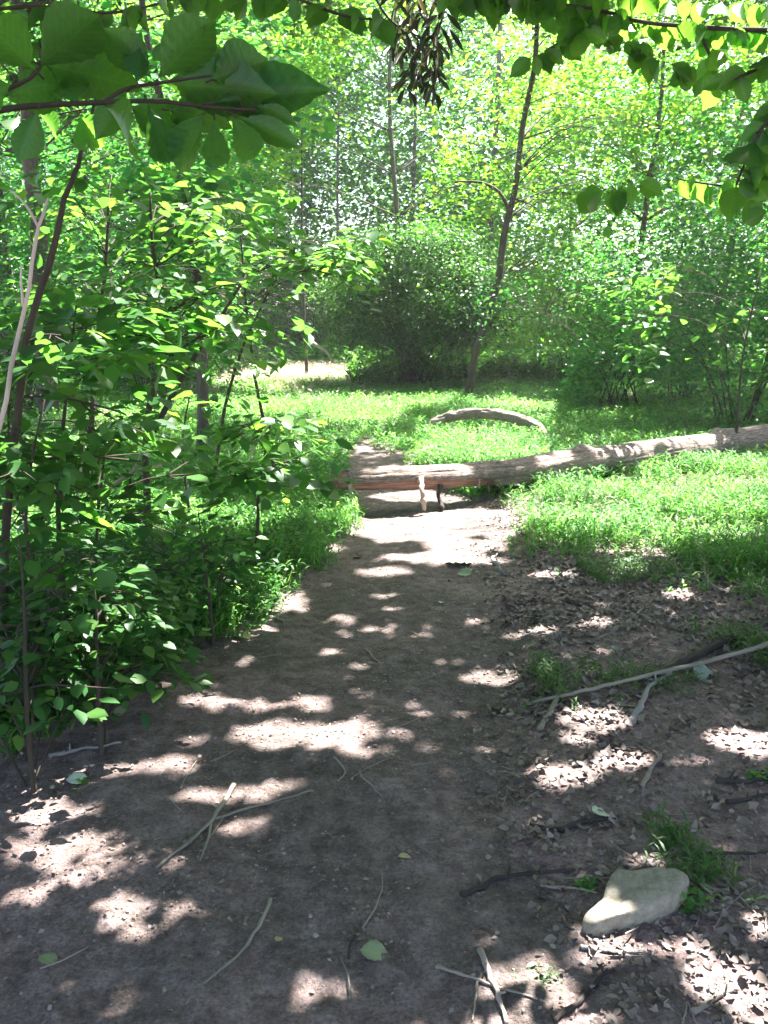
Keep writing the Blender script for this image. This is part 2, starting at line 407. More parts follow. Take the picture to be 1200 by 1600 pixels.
for g in [(600, 742, 45, 12), (650, 740, 45, 13), (985, 712, 50, 12), (1160, 685, 60, 12), (880, 724, 26, 7), (745, 748, 18, 6), (520, 748, 10, 6), (745, 652, 55, 14)]: gap(g[0], g[1], g[2], g[3], .38)
NG = len(gaps)
def gapw(px, py, Y, rad):
    p = at(px, py, Y)
    for _ in range(3): p = p - SV * ((p[2] - float(height(p[0], p[1]))) / SV[2])
    if 1.4 < p[1] < 3.5 and -1.75 < p[0] < -.05: return
    rad += .08; gaps.append((p[0], p[1], rad, rad * 1.1, 1))
for g in [(130, 215, 1.8, .13), (60, 195, 1.8, .12), (1138, 322, 2.65, .07), (400, 312, 8.2, .35), (120, 550, 3.3, .16), (200, 545, 3.4, .1), (110, 690, 3.4, .14), (60, 760, 3.3, .12),
          (260, 640, 4.2, .16), (330, 330, 5.6, .3), (420, 470, 6.9, .3), (520, 390, 7.6, .35), (470, 660, 5.0, .16), (530, 665, 5.4, .1), (300, 430, 5.6, .3), (160, 380, 7.2, .4), (230, 480, 7.2, .4),
          (380, 560, 6.6, .2), (60, 600, 3.2, .1), (180, 620, 4.2, .14), (640, 20, 3.6, .2), (800, 60, 2.7, .15), (1050, 90, 2.6, .12), (1050, 470, 10.5, .6), (1150, 520, 10.5, .4), (970, 420, 10.5, .5), (420,720,4.8,.14), (800, 40, 2.7, .12), (950, 60, 2.7, .15), (1120, 70, 2.6, .15), (1190, 40, 2.6, .1), (890, 90, 2.7, .1)]:
    gapw(*g)
gaps = np.array(gaps)
def open_sky(P, rad=.05, lim=None):
    """True where a leaf at P would shade one of the sunlit spots"""
    P = np.asarray(P); q = P.copy()
    for _ in range(3):
        hh = height(q[:, 0], q[:, 1]); q = q - SV * ((q[:, 2] - hh) / SV[2])[:, None]
    hit = np.zeros(len(P), bool)
    lo = q[:, :2].min(0) - .9; hi = q[:, :2].max(0) + .9
    for (x, y, a, b, w) in gaps[:lim]:
        if not (lo[0] - a < x < hi[0] + a and lo[1] - b < y < hi[1] + b): continue
        # noise roughens the outline of each chosen fleck
        rr = 1 + (vnoise(q[:, 0] * 9, q[:, 1] * 9, 4) - .5) * .5
        e = rad
        hit |= ((q[:, 0] - x) / (a + e)) ** 2 + ((q[:, 1] - y) / (b + e)) ** 2 < rr
    return hit

# ------------------------------------------------------------------ ground and path
def sheet(name, xs, ys, fn, mat, keep=None):
    X, Y = np.meshgrid(xs, ys); Z = fn(X, Y)
    V = np.stack([X, Y, Z], -1).reshape(-1, 3); n, m = len(ys), len(xs)
    i = np.arange(n - 1)[:, None] * m; j = np.arange(m - 1)[None]
    Fq = np.stack([i + j, i + j + 1, i + m + j + 1, i + m + j], -1).reshape(-1, 4)
    if keep is not None:
        k = keep(X, Y).reshape(-1); Fq = Fq[k[Fq].any(axis=1)]
        used = np.unique(Fq); re = np.zeros(len(V), int); re[used] = np.arange(len(used)); V = V[used]; Fq = re[Fq]
    return mesh(name, V, [Fq], mat)
xs = np.unique(np.concatenate([np.linspace(-120, -12, 30), np.linspace(-12, -3, 50), np.linspace(-3, 3, 150), np.linspace(3, 12, 50), np.linspace(12, 120, 30)]))
ys = np.unique(np.concatenate([np.linspace(-60, 0, 20), np.linspace(0, 6, 170), np.linspace(6, 20, 110), np.linspace(20, 45, 50), np.linspace(45, 200, 30)]))
def gfn(X, Y): return height(X, Y) + (fbm(X * 14, Y * 14, 31, 3) - .45) * .014 * (np.hypot(X, Y) < 14)
link('ground', sheet('ground', xs, ys, gfn, M['soil']), kind='structure')
def pfn(X, Y):
    w = path_w(X, Y)
    return height(X, Y) + .03 * w - .016 + (fbm(X * 9, Y * 9, 77, 4) - .47) * .030 + (fbm(X * 3, Y * 3, 79, 2) - .37) * .03 + (fbm(X * 45, Y * 45, 78, 2) - .4) * .006
link('path', sheet('path', np.arange(-4.5, 2.2, .022), np.concatenate([np.arange(.3, 6, .022), np.arange(6, 22, .06)]), pfn, M['path'], lambda X, Y: path_w(X, Y) > .02), kind='structure')

def SURF(x, y):
    x = np.asarray(x, float); y = np.asarray(y, float)
    return np.maximum(gfn(x, y), np.where(path_w(x, y) > .02, pfn(x, y), -9))
# ------------------------------------------------------------------ trees
UP = np.array([0, 0, 1.])
def spray(c, rad, n, size, r, flat=.22, tilt=.35, droop=.25, jit=.35):
    """a layered spray of leaves round point c: positions, directions, normals, lengths"""
    a = r.uniform(0, 2 * math.pi, n); q = rad * np.sqrt(r.uniform(0, 1, n))
    P = np.stack([np.cos(a) * q, np.sin(a) * q, r.normal(0, flat * rad, n) - droop * rad * (q / rad) ** 2], 1)
    tl = r.normal(0, tilt * .6, 2)
    P[:, 2] += P[:, 0] * tl[0] + P[:, 1] * tl[1]
    D = np.stack([np.cos(a), np.sin(a), np.full(n, -.25)], 1) + r.normal(0, .6, (n, 3)) * np.array([1, 1, .5])
    N = UP + r.normal(0, jit, (n, 3)) + np.array([-tl[0], -tl[1], 0]) * .7
    return P + c, D, N, size * r.uniform(.45, 1.3, n)
def build_tree(name, label, cat, base, trunk, r0, sprays, lmat, bmat='bark', size=.1, wr=.55, T=DIA, n=40, srad=.7, group=None,
               r1=None, filt=True, seed=1, limbs=True, extra=(), flat=.22, jit=.35, droop=.25, twigs=4, limb_r=.35, tilt=.35, lim=None):
    """trunk: polyline; sprays: centres; every spray hangs on a limb that leaves the trunk below it"""
    r = np.random.default_rng(seed)
    root = empty(name, base, label, cat, group)
    tr = curve(trunk, max(12, 3 * len(trunk)), 0, seed)
    wob = (r0 * .35)
    tr[1:-1] += r.normal(0, wob, (len(tr) - 2, 3)) * .35
    m = len(tr)
    rr = np.linspace(r0, r1 if r1 is not None else r0 * .25, m); rr[0] = r0 * 1.25
    tb = Tubes(); tb.add(tr, rr, 12, rough=.08, seed=seed)
    for pts, a, b in extra: tb.add(curve(pts, 10, 0, seed), np.linspace(a, b, 10), 8)
    link('trunk', tb.build('trunk', M[bmat], base), root)
    lb = Tubes(); P = []; D = []; N = []; L = []
    for c in sprays:
        c = np.asarray(c, float)
        s = r.uniform(.7, 1.3)
        k = max(6, int(n * s * s))
        p, d, nv, l = spray(c, srad * s, k, size, r, flat, tilt, droop, jit)
        if filt:
            ok = ~open_sky(p + norm(d) * (l * .5)[:, None], size * (.16 if size > .12 else .4), lim)
            if ok.sum() < 3: continue
            full = ok.mean() > .4
            p, d, nv, l = p[ok], d[ok], nv[ok], l[ok]
        else: full = True
        P.append(p); D.append(d); N.append(nv); L.append(l)
        if limbs and full and (size < .09 or r.uniform() < .6):
            dist = np.linalg.norm(tr - (c - UP * .35 * np.linalg.norm(c[:2] - tr[:, :2].mean(0))), axis=1)
            i = int(np.argmin(dist)); st = tr[i]
            mid = (st + c) / 2 + UP * .08 * np.linalg.norm(c - st) + r.normal(0, .04, 3) * np.linalg.norm(c - st)
            ra = min(rr[i] * limb_r, .003 + .0075 * np.linalg.norm(c - st))
            cc = curve([st, mid, c], 7); lb.add(cc, np.linspace(ra, .004, 7), 5)
            for _ in range(twigs):
                e = p[r.integers(len(p))]
                lb.add(curve([cc[4], (cc[5] + e) / 2 + r.normal(0, .03, 3), e], 4), np.linspace(.0036, .0014, 4), 3, cap=False)
    P = np.concatenate(P); D = np.concatenate(D); N = np.concatenate(N); L = np.concatenate(L)
    V, fs, uv = leaves(P, D, N, L, wr * np.random.default_rng(seed + 5).uniform(.8, 1.2, len(P)), T)
    link('crown', mesh('crown', V, fs, M[lmat], uv=uv, origin=base), root)
    if limbs and lb.n: link('limbs', lb.build('limbs', M[bmat], base), root)
    return root
def ellipsoid_sprays(c, rad, n, r, lo=-1, shell=.4):
    out = []
    while len(out) < n:
        p = r.uniform(-1, 1, 3); q = np.linalg.norm(p)
        if q > 1 or q < shell or p[2] < lo: continue
        out.append(np.asarray(c) + p * np.asarray(rad))
    return out

# unseen trees, crowns shaped to shade the path and spare the chosen flecks
r = np.random.default_rng(3)
roof_trees = [(-7.0, 5.5), (8.2, 9.5), (7.4, 3.2), (-6.5, 0.5), (-9.2, 12.5), (5.5, -2.5)]
pts = []
for gx in np.arange(-9, 11.5, .62):
    for gy in np.arange(-1, 15.5, .62):
        p = np.array([gx, gy]) + r.uniform(-.32, .32, 2)
        z = r.uniform(3.75, 4.7) if gy < 3.0 else r.uniform(4.9, 6.7) if gy < 6.5 else r.uniform(7.0, 9.4)
        pts.append([p[0], p[1], z])
pts = np.array(pts)
pts[:, :2] += SV[:2] / SV[2] * pts[:, 2:3] * np.array([[1, .75]]) * .9
own = np.argmin([np.hypot(pts[:, 0] - x - 1, pts[:, 1] - y - 1) for x, y in roof_trees], axis=0)
pg = pts[:, :2] - SV[:2] / SV[2] * pts[:, 2:3]
thin = ((pg[:, 0] < np.interp(pg[:, 1], [3, 5, 7, 9], [-1.9, -1.5, -1.2, -1.6])) & (pg[:, 1] > 3.6)) | (pg[:, 1] > 9.5)
pick = r.uniform(0, 1, len(pts))
pts = pts[~thin | (pick < .45)]; own = own[~thin | (pick < .45)]
for i, (x, y) in enumerate(roof_trees):
    base = np.array([x, y, float(height(x, y)) - .05])
    trunk = [base, base + [.1, .1, 3], base + [-.1, .2, 6.5], base + [.3, .3, 11]]
    build_tree('unseen_shade_tree', 'unseen tall tree beyond the edge of the view, crown shaped to shade the path', 'tree', base, trunk, .2, pts[own == i], 'canopy',
               size=.14, wr=.72, n=430, srad=.66, group='unseen trees shaped to shade the path', seed=50 + i, flat=.35, twigs=0)

exec_order = 'forest'
# ------------------------------------------------------------------ background woodland
def mk(px, Y, ztop, rad, label, lmat, n_sp=60, size=.10, n=45, srad=.8, lean=0, r0=.09, crown_z=None, seed=1, lo=-.8, name='forest_tree', trunk=None, extra=(), **kw):
    g = ray(px, 600); x = g[0] / g[1] * Y
    base = np.array([x, Y, float(height(x, Y)) - .05])
    r = np.random.default_rng(seed)
    top = base + np.array([lean, 0, ztop])
    tk = trunk if trunk is not None else [base, base + (top - base) * .35 + [r.normal(0, .1), 0, 0], base + (top - base) * .7 + [r.normal(0, .15), 0, 0], top]
    cz = crown_z if crown_z is not None else ztop * .62
    c = base + np.array([lean * .7, 0, cz])
    sp = ellipsoid_sprays(c, rad, n_sp, r, lo, .25)
    kw.setdefault('wr', .68)
    return build_tree(name, label, 'tree', base, tk, r0, sp, lmat, size=size * 1.6, n=int(n * 2.0), srad=srad, seed=seed, extra=extra, **kw)
mk(625, 24, 11, (4.2, 2.5, 5.0), 'bright green tree rising behind the dark round shrub', 'bright', 110, .12, 50, 1.0, seed=101, crown_z=6.5)
mk(985, 21, 10, (3.6, 2.2, 3.6), 'sunlit yellow-green tree with layered sprays, right of the leaning sapling', 'bright', 100, .11, 50, .9, seed=102, crown_z=6.2)
mk(400, 27, 13, (4.5, 2.5, 6.0), 'tall slim-trunked tree over the bright clearing', 'bright', 110, .13, 45, 1.0, seed=103, crown_z=7.5, r0=.075)
mk(1120, 26, 13, (4.5, 3, 6), 'tall grey-limbed tree at the upper right behind the thicket', 'mid', 100, .13, 45, 1.0, seed=104, crown_z=8, r0=.16)
mk(760, 30, 14, (5, 3, 6.5), 'pale hazy green tree far behind the leaning sapling', 'bright', 110, .14, 45, 1.1, seed=105, crown_z=7, r0=.14)
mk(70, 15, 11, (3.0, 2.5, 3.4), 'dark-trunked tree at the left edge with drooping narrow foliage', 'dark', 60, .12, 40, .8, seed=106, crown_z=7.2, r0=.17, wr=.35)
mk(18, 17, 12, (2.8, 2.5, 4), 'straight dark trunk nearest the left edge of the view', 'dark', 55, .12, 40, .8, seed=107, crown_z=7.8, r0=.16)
mk(230, 20, 9, (3.4, 2.5, 4.0), 'mid green tree in the wood left of the clearing', 'mid', 100, .11, 50, .9, seed=108, crown_z=4.6)
mk(640, 33, 15, (4, 3, 7), 'far tree with dim crown seen above the dark shrub', 'mid', 90, .15, 40, 1.1, seed=109, crown_z=8)
mk(880, 34, 15, (4.5, 3, 7), 'far tree showing between the sapling and the sunlit tree', 'mid', 90, .15, 40, 1.1, seed=110, crown_z=7)
mk(1290, 18, 9, (3, 2.2, 4), 'leafy tree at the right edge above the log end', 'mid', 80, .11, 45, .8, seed=111, crown_z=5)
mk(160, 32, 14, (5, 3, 7), 'far tree deep in the wood at the left', 'mid', 90, .15, 40, 1.1, seed=112, crown_z=7)
mk(-60, 24, 12, (4, 3, 6), 'far tree half cut off by the left edge', 'mid', 70, .14, 40, 1.0, seed=113, crown_z=6)
mk(1400, 28, 13, (4, 3, 6), 'far tree out past the right edge', 'mid', 60, .14, 40, 1.0, seed=114, crown_z=6)
mk(480, 22.5, 10, (3.0, 2.2, 3.6), 'yellow-green tree arching over the clearing, left of the dark round shrub', 'bright', 90, .10, 50, .9, seed=116, crown_z=6.3, r0=.04)
mk(530, 31, 15, (4, 3, 6), 'tall pale tree filling the gap at the upper centre of the wood', 'mid', 90, .13, 45, 1.1, seed=117, crown_z=9.5, r0=.06)
# upright trunk on the left with crown above the thicket
mk(312, 10.5, 7.5, (1.5, 1.4, 2.0), 'slender upright trunk standing in the grass left of the path', 'mid', 45, .095, 40, .5, seed=115, crown_z=3.9, r0=.075, lean=-.25, T=LEAF)
# leaning sapling
b0 = at(731, 604, 18.0); b0[2] = float(height(b0[0], b0[1]))
Y0 = b0[1]
tk = [b0 - [0, 0, .05], at(738, 572, Y0), at(753, 520, Y0), at(777, 440, Y0 + .1), at(787, 370, Y0 + .1), at(806, 290, Y0), at(814, 210, Y0 + .2), at(833, 120, Y0), at(838, 60, Y0), at(842, -40, Y0)]
rr_ = np.random.default_rng(8)
sp = [at(rr_.uniform(690, 980), rr_.uniform(-60, 330), Y0 + rr_.uniform(.7, 2.6)) for _ in range(46)] + [at(rr_.uniform(700, 960), rr_.uniform(120, 330), Y0 - rr_.uniform(.3, 1.2)) for _ in range(20)]
build_tree('leaning_sapling', 'slender sapling leaning right with a bare arched side branch, behind the arched log', 'tree', b0, tk, .082, sp, 'bright', 'twig', .085, .6, LEAF, 34, .6,
           r1=.045, seed=21, extra=[([at(798, 335, Y0), at(780, 300, Y0), at(750, 285, Y0), at(710, 284, Y0)], .045, .015),
                                  ([at(815, 235, Y0), at(790, 245, Y0), at(770, 250, Y0)], .02, .008), ([at(800, 310, Y0), at(830, 320, Y0), at(850, 335, Y0)], .02, .006)])

# ---- shrubs
def shrub(name, label, px, py, rx, rz, lmat, n_stem=14, n_sp=70, size=.05, n=60, srad=.45, ry=1.2, z0=.25, seed=1, T=DIA, wr=.6, Y=None, sr=.018, **kw):
    n = int(n * 1.5); size *= 1.55
    r = np.random.default_rng(seed)
    if Y is None: b = ground(px, py)
    else:
        g = ray(px, 700); x = g[0] / g[1] * Y; b = np.array([x, Y, float(height(x, Y))])
    root = empty(name, b, label, 'shrub')
    tb = Tubes(); tips = []
    for i in range(n_stem):
        a = r.uniform(0, 2 * math.pi); q = math.sqrt(r.uniform(.05, 1))
        e = b + np.array([math.cos(a) * q * rx * .8, math.sin(a) * q * ry * .8, rz * r.uniform(1.0, 1.6) * (1 - .3 * q)])
        s = b + np.array([r.normal(0, rx * .12), r.normal(0, ry * .12), -.05])
        m1 = s * .6 + e * .4 + np.array([0, 0, rz * .25]) + r.normal(0, .05, 3)
        cv = curve([s, m1, e], 9, .015, i); tb.add(cv, np.linspace(sr, .005, 9), 6); tips.append(cv)
    c = b + np.array([0, 0, z0 + rz])
    P = []; D = []; N = []; L = []
    for q in ellipsoid_sprays(c, (rx, ry, rz), n_sp, r, -.95, .2):
        s = r.uniform(.7, 1.3)
        p, d, nv, l = spray(q, srad * s, int(n * s * s), size, r, kw.get('flat', .35), .3, .25, .4)
        P.append(p); D.append(d); N.append(nv); L.append(l)
        cv = tips[int(np.argmin([np.min(np.linalg.norm(t - q, axis=1)) for t in tips]))]
        st = cv[int(np.argmin(np.linalg.norm(cv - q + [0, 0, .2], axis=1)))]
        tb.add(curve([st, (st + q) / 2 + [0, 0, .04], q], 4), np.linspace(.0035, .002, 4), 3, cap=False)
    P = np.concatenate(P); D = np.concatenate(D); N = np.concatenate(N); L = np.concatenate(L)
    k = P[:, 2] > height(P[:, 0], P[:, 1]) + .03
    if b[1] > 14 and lmat != 'dark': k &= ~open_sky(P, .05)
    P, D, N, L = P[k], D[k], N[k], L[k]
    V, fs, uv = leaves(P, D, N, L, wr, T)
    link('stems', tb.build('stems', M['twig'], b), root)
    link('foliage', mesh('foliage', V, fs, M[lmat], uv=uv, origin=b), root)
    return root
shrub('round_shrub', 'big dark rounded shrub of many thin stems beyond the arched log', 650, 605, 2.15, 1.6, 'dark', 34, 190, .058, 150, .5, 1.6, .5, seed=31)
shrub('low_shrub', 'low brown-stemmed bush between the clearing and the dark round shrub', 560, 606, .8, .55, 'mid', 10, 30, .05, 50, .35, .6, .1, seed=32)
shrub('thicket_shrub', 'broad shrub with pale shining leaves right of the leaning sapling', 955, 640, 2.2, 1.5, 'mid', 14, 130, .06, 60, .5, 1.2, .15, seed=33, T=LEAF)
shrub('thicket_shrub', 'tall shrub with dark stems at the right behind the log', 1150, 665, 1.8, 1.75, 'mid', 10, 120, .06, 60, .45, 1.1, .2, seed=34, T=LEAF)
shrub('thicket_shrub', 'lower shrub filling the gap right of the leaning sapling base', 895, 602, 1.2, 1.4, 'bright', 14, 80, .06, 60, .45, 1.2, .25, seed=35)
shrub('thicket_shrub', 'shrub at the far right edge beyond the log', 1290, 640, 1.8, 1.9, 'mid', 14, 80, .08, 45, .5, 1.2, .4, seed=36, T=LEAF)
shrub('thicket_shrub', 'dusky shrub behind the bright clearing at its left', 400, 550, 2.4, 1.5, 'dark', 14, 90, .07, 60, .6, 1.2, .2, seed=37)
shrub('thicket_shrub', 'pale green shrub behind the clearing, left of the round shrub', 490, 548, 2.4, 2.0, 'bright', 14, 90, .07, 60, .6, 1.2, .9, seed=38)
shrub('thicket_shrub', 'shrub behind the upright trunk left of the clearing', 240, 620, 2.0, 1.6, 'mid', 16, 90, .07, 55, .5, 1.3, .3, seed=39)
shrub('thicket_shrub', 'shrub beneath the dark-trunked tree at the left edge', 40, 640, 2.0, 1.8, 'mid', 16, 90, .07, 55, .5, 1.3, .3, seed=40)
shrub('thicket_shrub', 'shrub between the far trees above the round shrub', 720, 560, 3.0, 2.2, 'bright', 14, 90, .09, 55, .7, 1.3, .5, seed=41)

shrub('thicket_shrub', 'shrub between the two thicket shrubs right of the arched log', 1055, 628, 2.0, 1.7, 'dark', 12, 110, .06, 60, .5, 1.2, .3, seed=42)
shrub('thicket_shrub', 'small low bush at the foot of the leaning sapling, right side', 800, 592, 1.3, .8, 'bright', 8, 60, .05, 60, .4, .8, .1, seed=43)
shrub('thicket_shrub', 'leafy bush closing the gap behind the clearing', 340, 590, 1.8, 1.5, 'mid', 10, 90, .06, 60, .5, 1.0, .1, seed=44)
# far-off wood: reads as one mass
r = np.random.default_rng(77)
P = []; D = []; N = []; L = []
for _ in range(3400):
    y = r.uniform(36, 52); x = r.uniform(-32, 32); z = float(height(x, y)) + 19 * r.uniform(0, 1) ** 1.15
    p, d, n_, l = spray(np.array([x, y, z]), r.uniform(1.0, 1.9), 60, .30, r, .4)
    P.append(p); D.append(d); N.append(n_); L.append(l)
for _ in range(1100):
    y = r.uniform(32, 36.5); x = r.uniform(-14, 5); z = float(height(x, y)) + 15.5 * r.uniform(.02, 1)
    p, d, n_, l = spray(np.array([x, y, z]), r.uniform(.7, 1.4), 55, .24, r, .3)
    P.append(p); D.append(d); N.append(n_); L.append(l)
V, fs, uv = leaves(np.concatenate(P), np.concatenate(D), np.concatenate(N), np.concatenate(L), .6, DIA)
link('far_woodland', mesh('far_woodland', V, fs, M['far'], uv=uv), kind='stuff', label='far-off mass of leafy wood closing the view behind every tree', cat='woodland')

# ------------------------------------------------------------------ left undergrowth saplings
def sapling(label, stem, r0, sprays, lmat='under', size=.085, n=14, srad=.24, seed=1, bmat='twig', wr=.62, name='understory_sapling', T=LEAF, extra=(), filt=True, flat=.15, jit=.22, **kw):
    filt = filt and stem[0][1] > 4.5
    return build_tree(name, label, 'sapling', stem[0], stem, r0, sprays, lmat, bmat, size * 1.25, wr, T, int(n * 1.5), srad, seed=seed, filt=filt, extra=extra, flat=flat, jit=jit, twigs=3, limb_r=.45, lim=NG, **kw)
def box_sprays(x0, x1, y0, y1, Ya, Yb, n, seed):
    r = np.random.default_rng(seed); out = []
    while len(out) < n:
        p = at(r.uniform(x0, x1), r.uniform(y0, y1), r.uniform(Ya, Yb))
        if p[2] > height(p[0], p[1]) + .12: out.append(p)
    return out
def stem(*pp, Y):
    """stem from the ground up through picture points at depth Y"""
    P = [at(x, y, Y) for x, y in pp]
    g = P[0].copy(); g[2] = float(height(g[0], g[1])) - .04
    if P[0][2] > g[2] + .1: P = [g] + P
    else: P[0] = g
    return P
sapling('tall sapling whose dark slanting stem rises from the left edge to the big overhanging leaves', stem((5, 900), (38, 560), (75, 420), (105, 300), (125, 245), (150, 150), Y=3.3), .02,
        box_sprays(-40, 230, 540, 790, 2.9, 3.9, 14, 1) + box_sprays(60, 240, 520, 600, 3.0, 3.6, 4, 2), seed=201)
sapling('sapling with V-shaped dark stems in the thicket left of the path', stem((228, 740), (232, 640), (262, 520), (240, 400), (235, 300), Y=5.6), .028,
        box_sprays(160, 400, 300, 540, 4.8, 6.4, 34, 3), seed=202, extra=[([at(232, 690, 5.6), at(290, 580, 5.6), at(345, 495, 5.7), at(385, 430, 5.8)], .022, .008)], n=18, srad=.34)
sapling('leafy sapling leaning toward the clearing, pale leaves at its right tip', stem((330, 800), (350, 640), (390, 520), (440, 420), Y=6.8), .022,
        box_sprays(330, 530, 350, 470, 6.2, 7.6, 18, 4) + box_sprays(290, 380, 480, 600, 6.2, 7.2, 9, 14), seed=203, srad=.34, size=.09)
sapling('broad-leaved sapling spreading over the verge beside the log end', stem((400, 900), (405, 760), (420, 680), Y=5.0), .016,
        box_sprays(330, 465, 660, 750, 4.5, 5.6, 12, 5) + box_sprays(260, 440, 730, 850, 4.4, 5.2, 4, 6), seed=204, size=.095)
sapling('low sapling with level layered leaves in the middle of the left thicket', stem((160, 1000), (150, 860), (165, 700), Y=3.9), .014,
        box_sprays(60, 330, 640, 800, 3.6, 4.8, 22, 7), seed=205, size=.085)
sapling('sapling with pale green leaf fan at the left edge in the sun', stem((60, 980), (40, 800), (70, 620), Y=3.2), .013,
        box_sprays(-60, 150, 640, 900, 2.9, 3.8, 16, 8), seed=206, size=.085)
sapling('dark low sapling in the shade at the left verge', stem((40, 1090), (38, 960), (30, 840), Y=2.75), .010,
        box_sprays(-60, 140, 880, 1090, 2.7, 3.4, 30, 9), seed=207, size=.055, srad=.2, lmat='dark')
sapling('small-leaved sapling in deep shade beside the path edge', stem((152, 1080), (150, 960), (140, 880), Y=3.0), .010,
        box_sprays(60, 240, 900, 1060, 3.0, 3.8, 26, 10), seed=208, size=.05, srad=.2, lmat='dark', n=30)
sapling('bushy sapling where the left thicket meets the grass verge', stem((330, 960), (320, 880), (310, 800), Y=4.2), .012,
        box_sprays(220, 380, 830, 930, 3.8, 4.8, 7, 11), seed=209, size=.05, srad=.24, lmat='under', n=24)
sapling('tall sapling filling the upper left under the overhanging leaves', stem((130, 800), (150, 560), (165, 420), (170, 300), Y=7.2), .03,
        box_sprays(60, 330, 270, 480, 6.4, 8.4, 46, 12), seed=210, size=.095, srad=.4)
sapling('sapling with large drooping leaves in dim light at the left', stem((90, 800), (100, 640), (120, 470), Y=4.6), .018,
        box_sprays(20, 260, 440, 560, 4.2, 5.2, 14, 13), seed=211, size=.12, lmat='under')
sapling('thin sapling in front of the upright trunk', stem((300, 820), (285, 700), (300, 600), Y=6.6), .014,
        box_sprays(150, 370, 580, 690, 6.0, 7.2, 16, 15), seed=212, size=.08, lmat='under')
sapling('sapling with pale bluish leaf fans above the clearing', stem((440, 800), (400, 600), (380, 420), (375, 330), Y=8.2), .02,
        box_sprays(320, 470, 295, 345, 7.8, 8.6, 7, 16) + box_sprays(440, 580, 360, 420, 7.8, 8.6, 10, 18), seed=213, size=.12)
sapling('young sapling with shining leaves at the right edge above the log', stem((1150, 690), (1160, 560), (1190, 420), Y=10.5), .025,
        box_sprays(1000, 1260, 400, 560, 9.8, 11.4, 34, 17), seed=214, size=.11, srad=.4, n=20)

# bleached dead stems
def dead(label, pts, Y, r0, br=()):
    P = [at(x, y, Y) for x, y in pts]
    root = empty('dead_stem', P[0], label, 'dead stem')
    tb = Tubes(); tb.add(curve(P, 14, .002, 3), np.linspace(r0, r0 * .45, 14), 8, rough=.15, seed=int(r0 * 9999))
    link('stem', tb.build('stem', M['deadstem'], P[0]), root)
    for b in br:
        tb = Tubes(); tb.add(curve([at(x, y, Y) for x, y in b], 7), np.linspace(r0 * .55, r0 * .3, 7), 6)
        link('side_branch', tb.build('side_branch', M['deadstem'], P[0]), root)
dead('bleached broken stem with one side twig, leaning at the far left', [(-25, 800), (10, 610), (40, 470), (60, 360), (77, 310)], 3.0, .010, [[(60, 355), (40, 320), (15, 297)], [(36, 480), (33, 440), (33, 412)]])
dead('thin pale broken stem standing behind the left thicket', [(150, 640), (160, 530), (172, 470), (176, 432)], 4.6, .010, [[(170, 478), (185, 465), (203, 450)]])
dead('short pale stub poking up in front of the left thicket', [(118, 800), (124, 745), (134, 695)], 3.6, .009)
dead('pale crooked twig rising among broad leaves by the log end', [(380, 740), (400, 695), (426, 655)], 4.8, .009)
dead('brown bare branch slanting through the left thicket', [(170, 765), (210, 735), (250, 728), (290, 690)], 4.4, .010, [[(205, 738), (215, 720), (222, 700)]])

# ------------------------------------------------------------------ big overhanging leaves, top left
def big_branch(name, label, twigs, lv, mat='big', T=BIG, wr=1.0, tmat='twig'):
    """twigs: ([(px,py,Y)...], r0, r1); lv: (base px,py,Y, tip px,py,Y, width ratio)"""
    P0 = at(*twigs[0][0][0])
    root = empty(name, P0, label, 'branch')
    tb = Tubes()
    for pts, a, b in twigs:
        tb.add(curve([at(*q) for q in pts], 14), np.linspace(a, b, 14), 8)
    VV = []; FF = []; UU = []; off = 0
    r = np.random.default_rng(len(lv))
    for (bx, by, bY, tx, ty, tY, w) in lv:
        a = at(bx, by, bY); e = at(tx, ty, tY); d = e - a; Ln = np.linalg.norm(d)
        view = norm(np.array([0, 0, CAMZ]) - a)
        nrm = UP * .35 - view * 1.2 + r.normal(0, .16, 3)           # undersides show: the leaves hang above eye level
        nrm = nrm - d * (nrm @ d) / (Ln * Ln)
        V, fs, uv = leaves([a], [d], [nrm], Ln, w * (.72 if T is BIG else .74), T)
        VV.append(V); UU.append(uv); FF.append(fs[0] + off); off += len(V)
        tb.add(curve([a - norm(d) * Ln * .10, a + norm(d) * Ln * .02], 3), [.0016, .0016, .0012], 5)
    link('branch', tb.build('branch', M[tmat], P0), root)
    link('foliage', mesh('foliage', np.concatenate(VV), [np.concatenate(FF)], M[mat], uv=np.concatenate(UU), origin=P0), root)
    return root
A = 1.25
